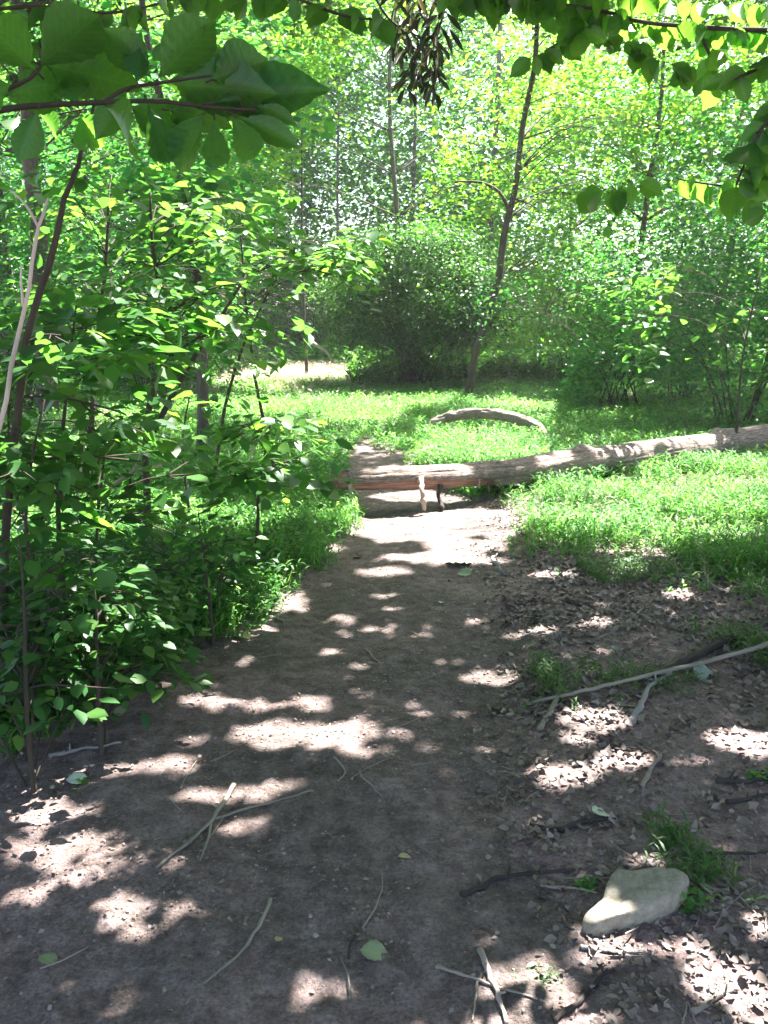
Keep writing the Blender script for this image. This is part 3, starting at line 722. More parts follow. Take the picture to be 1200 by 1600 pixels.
big_branch('overhanging_branch', 'branch with very large dark leaves hanging across the top left', [
    ([(-80, 190, A), (0, 172, A), (60, 165, A + .02), (160, 160, A + .05), (250, 158, A + .1), (330, 168, A + .12), (400, 172, A + .15)], .005, .002),
    ([(-60, 160, A), (10, 140, A), (60, 110, A), (62, 60, A)], .004, .002),
    ([(160, 160, A + .05), (200, 138, A + .08), (260, 128, A + .1), (330, 118, A + .12)], .003, .0018)],
    [(60, 115, A, -35, 20, A - .1, 1.0), (58, 108, A, 160, 10, A - .05, .95), (64, 100, A, 205, 125, A + .15, .85), (20, 130, A, -60, 175, A - .1, 1.0),
     (240, 125, A + .1, 160, 40, A + .05, .95), (245, 125, A + .1, 335, 25, A + .08, 1.0), (330, 125, A + .12, 405, 90, A + .2, 1.1), (250, 130, A + .1, 420, 140, A + .2, .8),
     (335, 160, A + .13, 492, 135, A + .3, .62), (60, 170, A, 30, 255, A, .0 + .9), (120, 162, A + .05, 100, 100, A + .1, .95),
     (165, 165, A + .05, 225, 232, A - .03, .95), (230, 160, A + .1, 270, 270, A + .05, .62), (262, 172, A + .1, 345, 185, A + .25, .8), (325, 170, A + .12, 265, 275, A + .05, .65),
     (335, 185, A + .14, 340, 272, A + .1, .72), (360, 178, A + .14, 405, 258, A + .1, .75), (370, 182, A + .14, 465, 225, A + .2, .62), (400, 165, A + .15, 460, 190, A + .2, .6),
     (200, 142, A + .08, 150, 215, A + .1, .8), (150, 110, A + .1, 60, 60, A, .7), (300, 150, A + .15, 430, 150, A + .28, .8), (200, 165, A + .1, 300, 215, A + .2, .9), (100, 165, A + .08, 20, 150, A + .1, .8), (10, 150, A, 100, 130, A + .1, .8), (280, 120, A + .12, 350, 90, A + .2, 1.0), (-10, 100, A + .1, 40, 30, A + .1, .9), (380, 165, A + .18, 440, 200, A + .25, .7), (215, 130, A + .05, 215, 60, A + .1, .7)])
big_branch('overhanging_branch', 'sunlit yellow-green leaf cluster hanging beneath the large dark leaves', [
    ([(-40, 200, 1.8), (40, 188, 1.8), (135, 170, 1.8)], .003, .0015)],
    [(125, 175, 1.8, 142, 248, 1.75, .72), (60, 175, 1.8, 100, 212, 1.75, .8), (30, 180, 1.8, 20, 215, 1.75, 1.1), (120, 176, 1.8, 175, 228, 1.76, .8)])
r = np.random.default_rng(5)
def hang_leaves(x0, x1, y0, y1, Y0_, Y1_, n, ln, seed, down=.6):
    r = np.random.default_rng(seed); out = []
    for _ in range(n):
        x = r.uniform(x0, x1); y = r.uniform(y0, y1); Y = r.uniform(Y0_, Y1_); a = r.uniform(-1.3, 1.3); l = ln * r.uniform(.7, 1.2)
        out.append((x, y, Y, x + math.sin(a) * l, y + math.cos(a) * l * down, Y + r.uniform(-.08, .08), r.uniform(.75, 1.05)))
    return out
tw = lambda pts, a=.006, b=.0025: (pts, a, b)
# leafy bough along the top right
def along(pts, n, ln, seed, w=.9):
    r = np.random.default_rng(seed); P = curve(np.array(pts, float), n); out = []
    for i, (x, y, Y) in enumerate(P):
        a = r.uniform(-1.2, 1.2) ; l = ln * r.uniform(.7, 1.25)
        out.append((x, y, Y, x + math.sin(a) * l, y + abs(math.cos(a)) * l * .75 + 4, Y + r.uniform(-.1, .1), w * r.uniform(.85, 1.1)))
    return out
b1 = [(1260, 40, 2.6), (1190, 47, 2.6), (1090, 42, 2.6), (1000, 34, 2.65), (940, 16, 2.7), (850, 2, 2.7), (760, -20, 2.7)]
big_branch('overhanging_branch', 'long thin bough crossing the top right with pale green hanging leaves', [tw(b1, .008, .003), tw([(1090, 42, 2.6), (1110, 90, 2.6), (1120, 130, 2.6)]), tw([(940, 16, 2.7), (900, 50, 2.7), (850, 80, 2.7)], .004, .002)],
           along(b1, 44, 42, 1) + along([(1110, 60, 2.6), (1120, 130, 2.6)], 6, 50, 2) + along([(950, 20, 2.7), (900, 50, 2.7), (830, 90, 2.7)], 16, 42, 3) + along([(700, -10, 2.9), (900, 30, 2.9), (1000, 80, 2.9), (1100, 120, 2.9)], 22, 40, 4) + along([(700, -10, 2.7), (900, -8, 2.7), (1200, 5, 2.7)], 34, 44, 24), T=BROAD)
b2 = [(1280, 160, 2.0), (1215, 175, 2.0), (1180, 220, 2.0), (1150, 290, 2.0)]
big_branch('overhanging_branch', 'shaded spray of dark broad leaves reaching in from the right edge', [tw(b2), tw([(1260, 60, 2.0), (1200, 100, 2.0), (1130, 130, 2.0)])],
           along(b2, 16, 62, 6) + along([(1230, 70, 2.0), (1200, 100, 2.0), (1140, 120, 2.0)], 9, 60, 7) + along([(1215, 200, 2.05), (1190, 290, 2.05), (1200, 330, 2.05)], 7, 58, 8), T=BROAD)
b3 = [(1290, 260, 2.7), (1215, 275, 2.7), (1140, 290, 2.7), (1060, 280, 2.7)]
big_branch('overhanging_branch', 'lower right spray with one glowing yellow-green leaf, above the thicket', [tw(b3), tw([(1140, 290, 2.7), (1130, 305, 2.7)], .003, .002)],
           along(b3, 16, 44, 9) + [(1135, 312, 2.7, 1140, 340, 2.6, 1.05), (950, 350, 2.9, 950, 374, 2.9, .9)] + along([(1000, 285, 2.9), (930, 300, 2.9)], 6, 44, 10), T=BROAD)
b4 = [(560, -60, 3.6), (600, 20, 3.6), (640, 60, 3.6), (650, 120, 3.6)]
big_branch('overhanging_branch', 'hanging bunch of dark withered leaves at the top centre', [tw(b4), tw([(520, -40, 3.6), (700, 5, 3.6)])],
           [(x + .0, y, Y, x2, y2 + 12, Y2, .28) for (x, y, Y, x2, y2, Y2, w) in hang_leaves(612, 700, -40, 80, 3.5, 3.8, 90, 30, 12, 1.0) + hang_leaves(635, 685, 60, 140, 3.5, 3.7, 50, 26, 13, 1.0)], mat='hang')
b5 = [(380, -60, 2.4), (450, -10, 2.4), (540, 25, 2.4), (600, 30, 2.4)]
big_branch('overhanging_branch', 'leafy twig drooping at the top edge left of the withered bunch', [tw(b5)], along(b5, 14, 42, 14) + along([(300, -15, 2.4), (420, -5, 2.4)], 8, 44, 15), T=BROAD)
b6 = [(-60, 20, 2.6), (60, 10, 2.6), (180, 20, 2.6), (300, -10, 2.6)]
big_branch('overhanging_branch', 'leafy twig showing behind the large dark leaves in the corner', [tw(b6)], along(b6, 24, 46, 16) + along([(0, 60, 2.6), (260, 70, 2.6)], 18, 46, 17), T=BROAD)

# ------------------------------------------------------------------ fallen log with bark shell, broken stubs
def log_pts(pp): return np.array([at(*p) for p in pp])
LP = curve(log_pts([(528, 752, 7.55), (600, 751, 7.6), (700, 748, 7.8), (800, 737, 8.3), (900, 724, 8.95), (1000, 711, 9.6), (1100, 698, 10.3), (1200, 684, 11.1), (1330, 664, 12.3)]), 150)
LR = np.interp(np.linspace(0, 1, 150), [0, .02, .15, .4, .65, 1], [.08, .11, .122, .142, .170, .20])
LP[:, 2] += (fbm(np.arange(150) * .07, np.zeros(150), 3) - .47) * .10 * np.linspace(.3, 1, 150); LP[:, 1] += (fbm(np.arange(150) * .06, np.zeros(150) + 9, 3) - .47) * .12
LR = LR * .88
LT = norm(np.gradient(LP, axis=0))
K = 72
ang = np.arange(K) * 2 * math.pi / K
HA = norm(np.cross(LT, UP)); HB = np.cross(HA, LT)         # HA toward the camera side, HB up
for i in range(150):
    if HA[i][1] > 0: HA[i] *= -1
LB = LP[0].copy(); LB[2] = float(height(LB[0], LB[1]))
logroot = empty('fallen_log', LB, 'long fallen log lying across the path, bark peeled off its near left end', 'log')
def ring(rad):
    return LP[:, None] + rad[..., None] * (np.cos(ang)[None, :, None] * HA[:, None] + np.sin(ang)[None, :, None] * HB[:, None])
ii = np.arange(150)[:, None]; aa = np.arange(K)[None]
ca = np.cos(ang)[None]; sa = np.sin(ang)[None]
sm = lambda f1, f2, s, o=3: (fbm(np.cos(ang)[None] * f2 + ii * f1, np.sin(ang)[None] * f2 + 40 + ii * .013, s, o) - .47)
core = LR[:, None] * .86 * (1 + .16 * sm(.03, 3.0, 3)) * (1 - .10 * np.clip(-sa, 0, 1))
V = ring(core).reshape(-1, 3)
q = np.stack([(ii[:-1] * K + aa), (ii[:-1] * K + (aa + 1) % K), ((ii[:-1] + 1) * K + (aa + 1) % K), ((ii[:-1] + 1) * K + aa)], -1).reshape(-1, 4)
uvl = np.stack([np.repeat(np.arange(150) * .035, K), np.tile(np.arange(K) / K, 150)], 1)
cap = [np.arange(K)[None, ::-1], (149 * K + np.arange(K))[None]]
link('wood', mesh('wood', V, [q, np.concatenate(cap)], M['wood'], uv=uvl, origin=LB), logroot)
shell = LR[:, None] * (1 + .24 * sm(.05, 8.0, 8, 4) + .12 * sm(.10, 3, 12)) * 1.0
for (k0, a0, hgt) in [(22, 1.2, .15), (60, .3, .35), (75, 1.4, .45), (96, .9, .4), (118, 2.2, .4), (50, 1.2, .3)]:      # knots
    shell = shell * (1 + hgt * np.exp(-((ii - k0) / 2.2) ** 2 - (np.angle(np.exp(1j * (ang[None] - a0))) / .28) ** 2))
V = ring(shell).reshape(-1, 3)
# bark missing on the lower camera side near the left end, with a ragged edge; none left at the broken tip
keepb = (sa > .10 + (fbm(ii * .22, aa * .12, 6) - .5) * .7 - np.clip((ii - 42) / 14, 0, 9)) | (ca < -.55)
keepb &= ii > 3 + 3 * vnoise(aa * .4, 0 * aa, 3)
kf = keepb.reshape(-1)
qq = q[kf[q].all(axis=1)]
ob = link('bark', mesh('bark', V, [qq], M['logbark'], uv=uvl, origin=LB), logroot)
sd = ob.modifiers.new('thickness', 'SOLIDIFY'); sd.thickness = .018; sd.offset = -1
def stub(name, label, p, r0, mat, fork=None):
    t = Tubes(); P = [at(*a) for a in p]; P[-1][2] = max(P[-1][2], float(height(P[-1][0], P[-1][1])) - .02)
    n = 16
    rad = np.interp(np.linspace(0, 1, n), [0, .15, .5, .75, 1], [r0 * 1.5, r0, r0 * .8, r0 * 1.1, r0 * .45]) * (1 + .18 * np.sin(np.arange(n) * 1.9))
    t.add(curve(P, n, .003, 5), rad, 10, rough=.3, seed=3)
    if fork: t.add(curve([at(*a) for a in fork], 8, .002, 3), np.linspace(r0 * .7, r0 * .3, 8), 8, rough=.3, seed=9)
    o = link(name, t.build(name, M[mat], LB), logroot)
    o['label'] = label
stub('branch_stub', 'splintered pale stub hanging from the log middle', [(657, 748, 7.6), (660, 765, 7.48), (662, 780, 7.45), (664, 797, 7.42)], .024, 'palewood')
stub('branch_stub', 'dark brown stub propping the log above the path', [(688, 758, 7.68), (685, 775, 7.62), (690, 790, 7.55), (689, 804, 7.5)], .020, 'darkstick')
stub('branch_stub', 'reddish forked stub under the broken left end', [(545, 755, 7.5), (548, 772, 7.46), (551, 785, 7.44), (552, 803, 7.42)], .017, 'palewood', [(548, 760, 7.5), (556, 768, 7.44), (560, 774, 7.42)])
for j, (dx, dy, l) in enumerate([(0, -8, 22), (2, 2, 30), (-3, 8, 18), (4, 13, 26)]):
    stub('splinter', 'splinter of broken wood at the left end of the log', [(548 + dx, 748 + dy, 7.55), (538 - l * .4, 749 + dy, 7.5), (530 - l * .6, 751 + dy, 7.48)], .014, 'wood')
stub('branch_stub', 'short peg below the log right of the dark stub', [(762, 752, 8.0), (765, 768, 7.98)], .010, 'stick')
stub('branch_stub', 'thin splinter standing against the log right of the dark stub', [(748, 762, 7.9), (749, 745, 7.86)], .012, 'palewood')
stub('branch_stub', 'small knot on top of the log', [(744, 735, 8.05), (742, 724, 8.05)], .022, 'logbark')
# arched log
gL = ground(655, 676); gR = ground(862, 690)
Ya = gL[1] + .0
AP = curve([gL - [0, 0, .1], at(678, 662, Ya), at(710, 650, Ya), at(755, 646, Ya - .1), at(800, 652, Ya - .3), at(842, 669, Ya - .6), gR - [0, 0, .12]], 60, .004, 2)
t = Tubes(); t.add(AP, np.interp(np.linspace(0, 1, 60), [0, .2, .7, 1], [.05, .07, .078, .05]) * (1 + .07 * np.sin(np.arange(60) * .8)), 30, rough=.22, seed=4)
o = link('arched_log', t.build('arched_log', M['logbark'], gL), None, 'short curved log arching out of the grass behind the long fallen log', 'log'); o.location = tuple(gL)
# sunlit broken branch beyond the clearing
p = [at(478, 528, 21), at(495, 540, 20.8), at(508, 548, 20.6), at(520, 565, 20.4)]
t = Tubes(); t.add(curve(p, 10, .01, 2), np.linspace(.05, .03, 10), 8, rough=.2); t.add(curve([at(500, 543, 20.7), at(512, 540, 20.7)], 4), .025, 6)
o = link('broken_branch', t.build('broken_branch', M['deadstem'], p[0]), None, 'bleached broken branch glaring in the sun behind the clearing', 'branch'); o.location = tuple(p[0])

# ------------------------------------------------------------------ stone
m, t_, b_, out_ = nodes('sandstone')
tc = nn(t_, 'ShaderNodeTexCoord'); n1 = nn(t_, 'ShaderNodeTexNoise', Scale=38.0, Detail=9.0, Roughness=.78); n2 = nn(t_, 'ShaderNodeTexNoise', Scale=6.0, Detail=4.0)
t_.links.new(tc.outputs['Object'], n1.inputs['Vector']); t_.links.new(tc.outputs['Object'], n2.inputs['Vector'])
r1 = ramp(t_, [(.3, (.13, .112, .085)), (.5, (.245, .218, .17)), (.72, (.36, .33, .275))], n1.outputs[0]); r2 = ramp(t_, [(.35, (.78, .8, .75)), (.65, (1.1, 1.08, 1.05))], n2.outputs[0])
mx = nn(t_, 'ShaderNodeMix', data_type='RGBA', blend_type='MULTIPLY'); mx.inputs[0].default_value = 1
t_.links.new(r1.outputs[0], mx.inputs[6]); t_.links.new(r2.outputs[0], mx.inputs[7]); t_.links.new(mx.outputs[2], b_.inputs['Base Color'])
bp = nn(t_, 'ShaderNodeBump', Strength=.9, Distance=.008); t_.links.new(n1.outputs[0], bp.inputs['Height']); t_.links.new(bp.outputs[0], b_.inputs['Normal'])
b_.inputs['Roughness'].default_value = .85
M['stone'] = m
outl = [(905, 1424), (921, 1436), (965, 1431), (1010, 1425), (1048, 1412), (1070, 1396), (1078, 1380), (1062, 1368), (1030, 1364), (995, 1359), (968, 1357), (953, 1366), (946, 1382), (938, 1402), (920, 1414)]
zt = float(height(*ground(1000, 1410)[:2])) + .062
def at_z(px, py, z):
    d = ray(px, py); return np.array([0, 0, CAMZ]) + d * ((CAMZ - z) / -d[2])
O = np.array([at_z(x, y, zt - .02) for x, y in outl]); O = np.concatenate([O, O[:1]])
_s = np.concatenate([[0], np.cumsum(np.linalg.norm(np.diff(O, axis=0), axis=1))])
Oc = np.stack([np.interp(np.linspace(0, _s[-1], 64), _s, O[:, k]) for k in range(3)], 1)[:-1]
Oc = (Oc + np.roll(Oc, 1, 0) + np.roll(Oc, -1, 0)) / 3; cen = Oc.mean(0)
cen = cen + np.array([.0, .0, 0])
rings = [(.84, -.10), (.93, -.07), (.98, -.045), (1.0, -.022), (.99, -.006), (.965, .003), (.92, .008), (.8, .011), (.55, .014), (.28, .015)]
V = []
for s, dz in rings:
    p = cen + (Oc - cen) * s; p[:, 2] = zt + dz - .02
    nz = (fbm(p[:, 0] * 14, p[:, 1] * 14 + dz * 20, 3) - .47)
    p[:, :2] += (p - cen)[:, :2] * nz[:, None] * .12; p[:, 2] += nz * .022 + (vnoise(p[:, 0] * 60, p[:, 1] * 60, 2) - .5) * .003
    p[:, 2] += (p[:, 0] - cen[0]) * .10
    V.append(p)
V.append((cen + [0, 0, .010])[None]); V = np.concatenate(V)
n = 63
q = np.array([[i * n + j, i * n + (j + 1) % n, (i + 1) * n + (j + 1) % n, (i + 1) * n + j] for i in range(len(rings) - 1) for j in range(n)])
tt = np.array([[(len(rings) - 1) * n + j, (len(rings) - 1) * n + (j + 1) % n, len(rings) * n] for j in range(n)])
o = link('rock', mesh('rock', V, [q, tt], M['stone'], origin=cen), None, 'flat tan wedge-shaped rock lying at the lower right of the path', 'rock'); o.location = tuple(cen)

# ------------------------------------------------------------------ sticks on the ground
def gline(pp, lift): return [ground(x, y, lift) for x, y in pp]
def stick(label, pp, rad, mat='stick', br=(), lift=None, name='stick', seed=1, end=.5):
    lf = rad * .9 if lift is None else lift
    P = gline(pp, lf)
    if lift is not None and isinstance(lift, (list, tuple)): pass
    n = 22
    cv = curve(P, n)
    r = np.random.default_rng(seed + abs(int(pp[0][0])))
    hz = SURF(cv[:, 0], cv[:, 1]) + lf
    cv[:, 2] = hz + .0; w = np.cumsum(r.normal(0, rad * .22, (n, 3)), axis=0); w -= np.linspace(0, 1, n)[:, None] * w[-1]; cv += w * [1, 1, .2]
    rr = np.linspace(rad, rad * end, n) * (1 + .12 * np.sin(np.arange(n) * 1.3 + seed)); 
    t = Tubes(); t.add(cv, rr, 9, rough=.15, seed=seed + abs(int(pp[0][0])))
    for b, a in br:
        c2 = curve(gline(b, a), 12); t.add(c2, np.linspace(a, a * .5, 12), 7, rough=.15, seed=seed)
    # a few snapped side nubs
    for _ in range(3):
        i = r.integers(3, n - 3); d = r.normal(0, 1, 3); d[2] = abs(d[2]) * .5
        t.add([cv[i], cv[i] + norm(d) * rad * r.uniform(2, 4)], [rad * .45, rad * .25], 5)
    o = link(name, t.build(name, M[mat], P[0]), None, label, 'stick'); o.location = tuple(P[0])
    return o
stick('forked dry stick lying among the sun flecks at the lower left', [(365, 1232), (345, 1265), (322, 1300), (285, 1335), (245, 1367)], .009, 'moss', [([(330, 1288), (326, 1320), (313, 1358)], .006)])
stick('thin twig running right from the forked stick', [(330, 1288), (400, 1268), (440, 1256), (490, 1242)], .005, 'stick')
stick('bowed mossy stick alone on the dark earth at the bottom left', [(422, 1410), (408, 1448), (385, 1480), (350, 1515), (318, 1550)], .006, 'moss')
stick('dark bent stick left of the rock', [(722, 1402), (750, 1390), (780, 1378), (830, 1370), (900, 1362)], .010, 'darkstick', end=.4)
stick('thin tan twig crossing the thicker stick at the bottom', [(685, 1522), (730, 1538), (780, 1555), (840, 1572)], .0045, 'stick')
stick('thick short stick running out of the bottom edge under the tan twig', [(748, 1500), (762, 1530), (775, 1560), (792, 1605)], .009, 'stick')
stick('little twig ending at the bottom edge', [(746, 1548), (744, 1575), (738, 1605)], .0035, 'moss')
stick('dark stick slanting up from the bottom edge below the rock', [(865, 1605), (890, 1580), (925, 1550), (960, 1518)], .008, 'darkstick')
stick('straight grey stick lying level below the rock', [(908, 1487), (960, 1490), (1018, 1491)], .006, 'greystick')
stick('dark crooked stick above the pale leaf patch', [(875, 1300), (900, 1290), (930, 1283), (962, 1280)], .009, 'darkstick')
stick('thin dark stick left of the crooked one under the pale leaf', [(828, 1289), (850, 1294), (880, 1298)], .006, 'darkstick')
stick('curled twig on the bare earth in the middle of the path', [(562, 1212), (566, 1225), (580, 1236), (597, 1252)], .004, 'moss')
stick('hooked twig beside the curled twig', [(522, 1192), (538, 1208), (537, 1220), (528, 1230)], .004, 'moss')
stick('tiny bent twig near the green leaf at the bottom', [(545, 1505), (546, 1488), (556, 1474)], .004, 'darkstick')
stick('mossy stick standing out of the tuft at the path edge', [(845, 1142), (862, 1110), (876, 1080), (872, 1035)], .013, 'moss')
stick('pale peeling stick under the long grey pole', [(985, 1128), (996, 1100), (1015, 1075), (1050, 1052)], .016, 'greystick')
stick('root-like stick crossing the litter at the right', [(1000, 1228), (1016, 1200), (1032, 1178)], .010, 'stick')
stick('stubby twig near the left verge', [(417, 964), (430, 968), (443, 975)], .012, 'stick')
stick('short stick pointing away beside the fallen lobed leaves', [(772, 874), (780, 886), (792, 902)], .016, 'greystick')
stick('upper of two dark sticks at the right edge above the rock', [(1120, 1222), (1160, 1226), (1205, 1222)], .011, 'darkstick')
stick('lower of two dark sticks at the right edge above the rock', [(1135, 1254), (1170, 1250), (1205, 1244)], .009, 'darkstick')
stick('thin twig reaching toward the rock from the left', [(845, 1386), (890, 1390), (932, 1398)], .005, 'stick')
stick('thin brown stick at the right edge level with the rock top', [(1085, 1342), (1140, 1340), (1205, 1334)], .007, 'darkstick')
stick('slanting twig right of the rock', [(1130, 1372), (1150, 1398), (1182, 1432)], .005, 'stick')
stick('bare twig poking out of the left shade', [(-10, 1088), (25, 1070), (58, 1050)], .007, 'stick')
stick('pale twig lying at the edge of the left shade', [(78, 1188), (120, 1176), (190, 1168)], .009, 'greystick')
stick('small crossed twig on the path right of the dark patch', [(512, 998), (540, 1002), (574, 1006)], .006, 'moss')
stick('tiny twig just under the small crossed twig', [(572, 1020), (582, 1032), (594, 1044)], .005, 'stick')
stick('dark curved chip of branch on the right litter', [(888, 938), (905, 946), (926, 948)], .016, 'darkstick')
stick('dry stick slanting through the litter toward the right verge', [(955, 988), (985, 968), (1022, 937)], .009, 'stick')
stick('crooked stick on the right verge in the grass', [(1056, 898), (1090, 902), (1130, 925)], .014, 'stick')
stick('dark piece of branch in the litter right of the bright fleck', [(955, 1162), (972, 1168), (990, 1176)], .014, 'darkstick')
stick('pale twig by the bright fleck at the centre right', [(815, 1000), (835, 990), (882, 998)], .007, 'greystick')
stick('long thin twig in the litter above the grey pole', [(935, 998), (965, 985), (975, 980)], .005, 'stick')
stick('brown stick near the bottom right corner', [(1080, 1590), (1120, 1560), (1150, 1550)], .008, 'stick')
# two long poles at the right, held off the ground by one another
def pole(label, pts, r0, r1, mat, br=()):
    P = [ground(x, y, z) for x, y, z in pts]
    t = Tubes(); cv = curve(P, 26, .0022, 7); t.add(cv, np.linspace(r0, r1, 26) * (1 + .06 * np.sin(np.arange(26) * 1.7)), 10, rough=.12, seed=6)
    for b in br: t.add(curve([ground(x, y, z) for x, y, z in b], 8), np.linspace(r1 * .7, r1 * .3, 8), 6)
    o = link('long_branch', t.build('long_branch', M[mat], P[0]), None, label, 'branch'); o.location = tuple(P[0])
pole('long thin grey branch slanting across the litter at the right', [(822, 1102, .01), (900, 1082, .025), (1000, 1062, .04), (1100, 1036, .06), (1215, 1004, .08)], .007, .011, 'stick')
pole('dark thicker branch behind the long grey one at the right', [(1000, 1066, .02), (1060, 1038, .03), (1130, 1004, .03), (1215, 962, .03)], .014, .024, 'darkstick')

# ------------------------------------------------------------------ single fallen leaves
def fallen(label, px, py, ln, mat, T=BROAD, a=0.0, wr=1.0, tilt=.15, name='fallen_leaf'):
    p = ground(px, py, .006); L_ = ln * np.linalg.norm(p - [0, 0, CAMZ]) / F
    d = np.array([math.cos(a), math.sin(a), .0]); r = np.random.default_rng(int(px))
    N_ = UP + r.normal(0, tilt, 3)
    V, fs, uv = leaves([p - d * L_ / 2], [d], [N_], L_, wr, T)
    o = link(name, mesh(name, V, fs, M[mat], uv=uv, origin=p), None, label, 'leaf'); o.location = tuple(p)
    sd = o.modifiers.new('thickness', 'SOLIDIFY'); sd.thickness = .0008
fallen('pale silvery leaf above the crooked dark stick', 940, 1270, 30, 'pale', wr=1.5, a=.2)
fallen('green toothed leaf on the dark earth at the bottom middle', 585, 1498, 44, 'fallen', a=-.15, wr=.9, tilt=.04)
fallen('narrow yellowish leaf on the dark earth near the left verge', 382, 999, 34, 'yellow', a=0, wr=.75)
fallen('lobed green leaf on the path before the log, upper of a pair', 716, 883, 46, 'fallen', LOBED, a=.1, wr=1.1)
fallen('smaller lobed green leaf just below its pair before the log', 726, 900, 26, 'fallen', LOBED, a=2.5, wr=1.1)
fallen('greyish leaf in the litter right of the path centre', 902, 910, 30, 'blue', a=.3, wr=1.1)
fallen('large blue-grey leaf beneath the long grey branch', 1108, 1056, 48, 'blue', a=.3, wr=1.4)
fallen('round green leaf standing beside the rock', 1112, 1396, 30, 'fallen', a=1.2, wr=1.4, tilt=.5)
fallen('small green leaf at the border of the left shade', 188, 1117, 24, 'fallen', a=.3, wr=1.2)
fallen('light green leaf at the foot of the left verge', 396, 960, 18, 'fallen', a=1.0, wr=1.2)
fallen('dim green leaf near the bottom left corner', 76, 1510, 30, 'fallen', a=-.4, wr=.9)
fallen('green leaf under the pale peeling stick', 962, 1102, 36, 'fallen', a=2.8, wr=.9)
fallen('pale leaf in the sun patch at the left edge', 122, 1226, 34, 'pale', a=.1, wr=1.0)
fallen('small rust-brown leaf on the path before the log', 558, 875, 16, 'brown', a=.5, wr=1.3)
fallen('red-brown leaf tucked behind the rock', 1068, 1366, 18, 'brown', a=-.4, wr=1.1)
fallen('thin tan leaf on the dark earth below the middle', 632, 1344, 20, 'yellow', a=.1, wr=.6)
fallen('pale chip of leaf at the bottom between the twig and the tan leaf', 436, 1478, 12, 'yellow', a=1.0, wr=1.2)
fallen('grey leaf in the litter under the right verge', 965, 1015, 22, 'blue', a=.9, wr=1.1)
fallen('pale leaf lying in the path left of the mossy tuft', 690, 944, 12, 'pale', a=1.2, wr=.9)

# ------------------------------------------------------------------ litter and crumbs
def scatter(n, x0, x1, y0, y1, dens, seed, pw=1.6):
    r = np.random.default_rng(seed); out = np.zeros((0, 2))
    while len(out) < n:
        q = np.stack([r.uniform(x0, x1, 4 * n), r.uniform(0, 1, 4 * n) ** pw * (y1 - y0) + y0], 1)
        k = r.uniform(0, 1, len(q)) < dens(q[:, 0], q[:, 1]); out = np.concatenate([out, q[k]])
    return out[:n]
def flat_leaves(name, q, lmin, lmax, mat, label, cat, seed, T=LEAF, jit=.32, z=.008, wr=(.4, .9)):
    r = np.random.default_rng(seed); n = len(q); a = r.uniform(0, 2 * math.pi, n)
    P = np.stack([q[:, 0], q[:, 1], SURF(q[:, 0], q[:, 1]) + r.uniform(0, z, n) + .002], 1)
    D = np.stack([np.cos(a), np.sin(a), r.normal(0, .18, n)], 1); N_ = UP + r.normal(0, jit, (n, 3))
    V, fs, uv = leaves(P, D, N_, r.uniform(lmin, lmax, n), r.uniform(wr[0], wr[1], n), T)
    return link(name, mesh(name, V, fs, M[mat], uv=uv), kind='stuff', label=label, cat=cat)
def right_litter(x, y):
    w = 1 - path_w(x, y); e = np.interp(y, [1, 3, 5, 7, 9], [.45, .5, .55, .7, .6])
    return np.clip(w * .9 + .35 * sstep(e - .25, e + .4, x), 0, 1) * (x > -.2) * (.35 + .65 * (fbm(x * 1.5, y * 1.5, 61) > .42))
flat_leaves('leaf_litter', scatter(12000, -.2, 5, 1.2, 9, right_litter, 1), .014, .042, 'litter', 'brown dead leaves strewn over the right side of the path', 'leaf litter', 1)
flat_leaves('leaf_litter', scatter(9000, -5, .2, 1.2, 10, lambda x, y: (1 - path_w(x, y)) * .9, 2), .014, .04, 'litter', 'dead leaves under the left thicket and along its edge', 'leaf litter', 2)
flat_leaves('path_crumbs', scatter(13000, -2.2, 1.6, 1.1, 9, lambda x, y: path_w(x, y) * (.25 + .75 * (fbm(x * 2.2, y * 2.2, 15) > .47)), 3), .006, .02, 'litter', 'small leaf crumbs and bark bits trodden into the path', 'leaf litter', 3, T=DIA, jit=.3, z=.006)
flat_leaves('leaf_litter', scatter(17000, -.3, 5, 1.2, 9, right_litter, 7), .012, .042, 'litter', 'torn curled scraps of dead leaf on the right side of the path', 'leaf litter', 7, T=TORN, wr=(.6, 1.1))
flat_leaves('leaf_litter', scatter(22000, -.6, 5, 1.2, 7, right_litter, 8), .006, .024, 'litter', 'small broken dead leaf scraps on the right side of the path', 'leaf litter', 8, T=TORN2, wr=(.6, 1.1))
flat_leaves('leaf_litter', scatter(13000, -.2, 5, 2.4, 7.2, right_litter, 9, .9), .02, .058, 'litter', 'curled brown leaves in the litter between the path and the right verge', 'leaf litter', 9, T=TORN, wr=(.5, 1.1))
r = np.random.default_rng(31); PV = []; PF = []; k = 0
for x, y in scatter(170, -2.0, 2.5, 1.2, 7.5, lambda x, y: .3 + .7 * path_w(x, y), 33):
    th = np.linspace(0, 2 * math.pi, 7, endpoint=False); rad = r.uniform(.003, .011); c = np.array([x, y, float(SURF(x, y)) - .001])
    ell = r.uniform(.6, 1.3, 2)
    for s_, h_ in [(1.0, 0), (.95, .5), (.5, .85)]:
        PV.append(c + np.stack([np.cos(th) * rad * s_ * ell[0], np.sin(th) * rad * s_ * ell[1], np.full(7, h_ * rad)], 1) + r.normal(0, rad * .09, (7, 3)))
    for a_ in range(2):
        PF += [[k + a_ * 7 + j, k + a_ * 7 + (j + 1) % 7, k + (a_ + 1) * 7 + (j + 1) % 7, k + (a_ + 1) * 7 + j] for j in range(7)]
    k += 21
pt = np.array([[i * 21 + 14 + j for j in range(7)] for i in range(k // 21)])
link('pebbles', mesh('pebbles', np.concatenate(PV), [np.array(PF), pt], M['stone']), kind='stuff', label='small pebbles and soil crumbs lying on the trodden path', cat='pebbles')
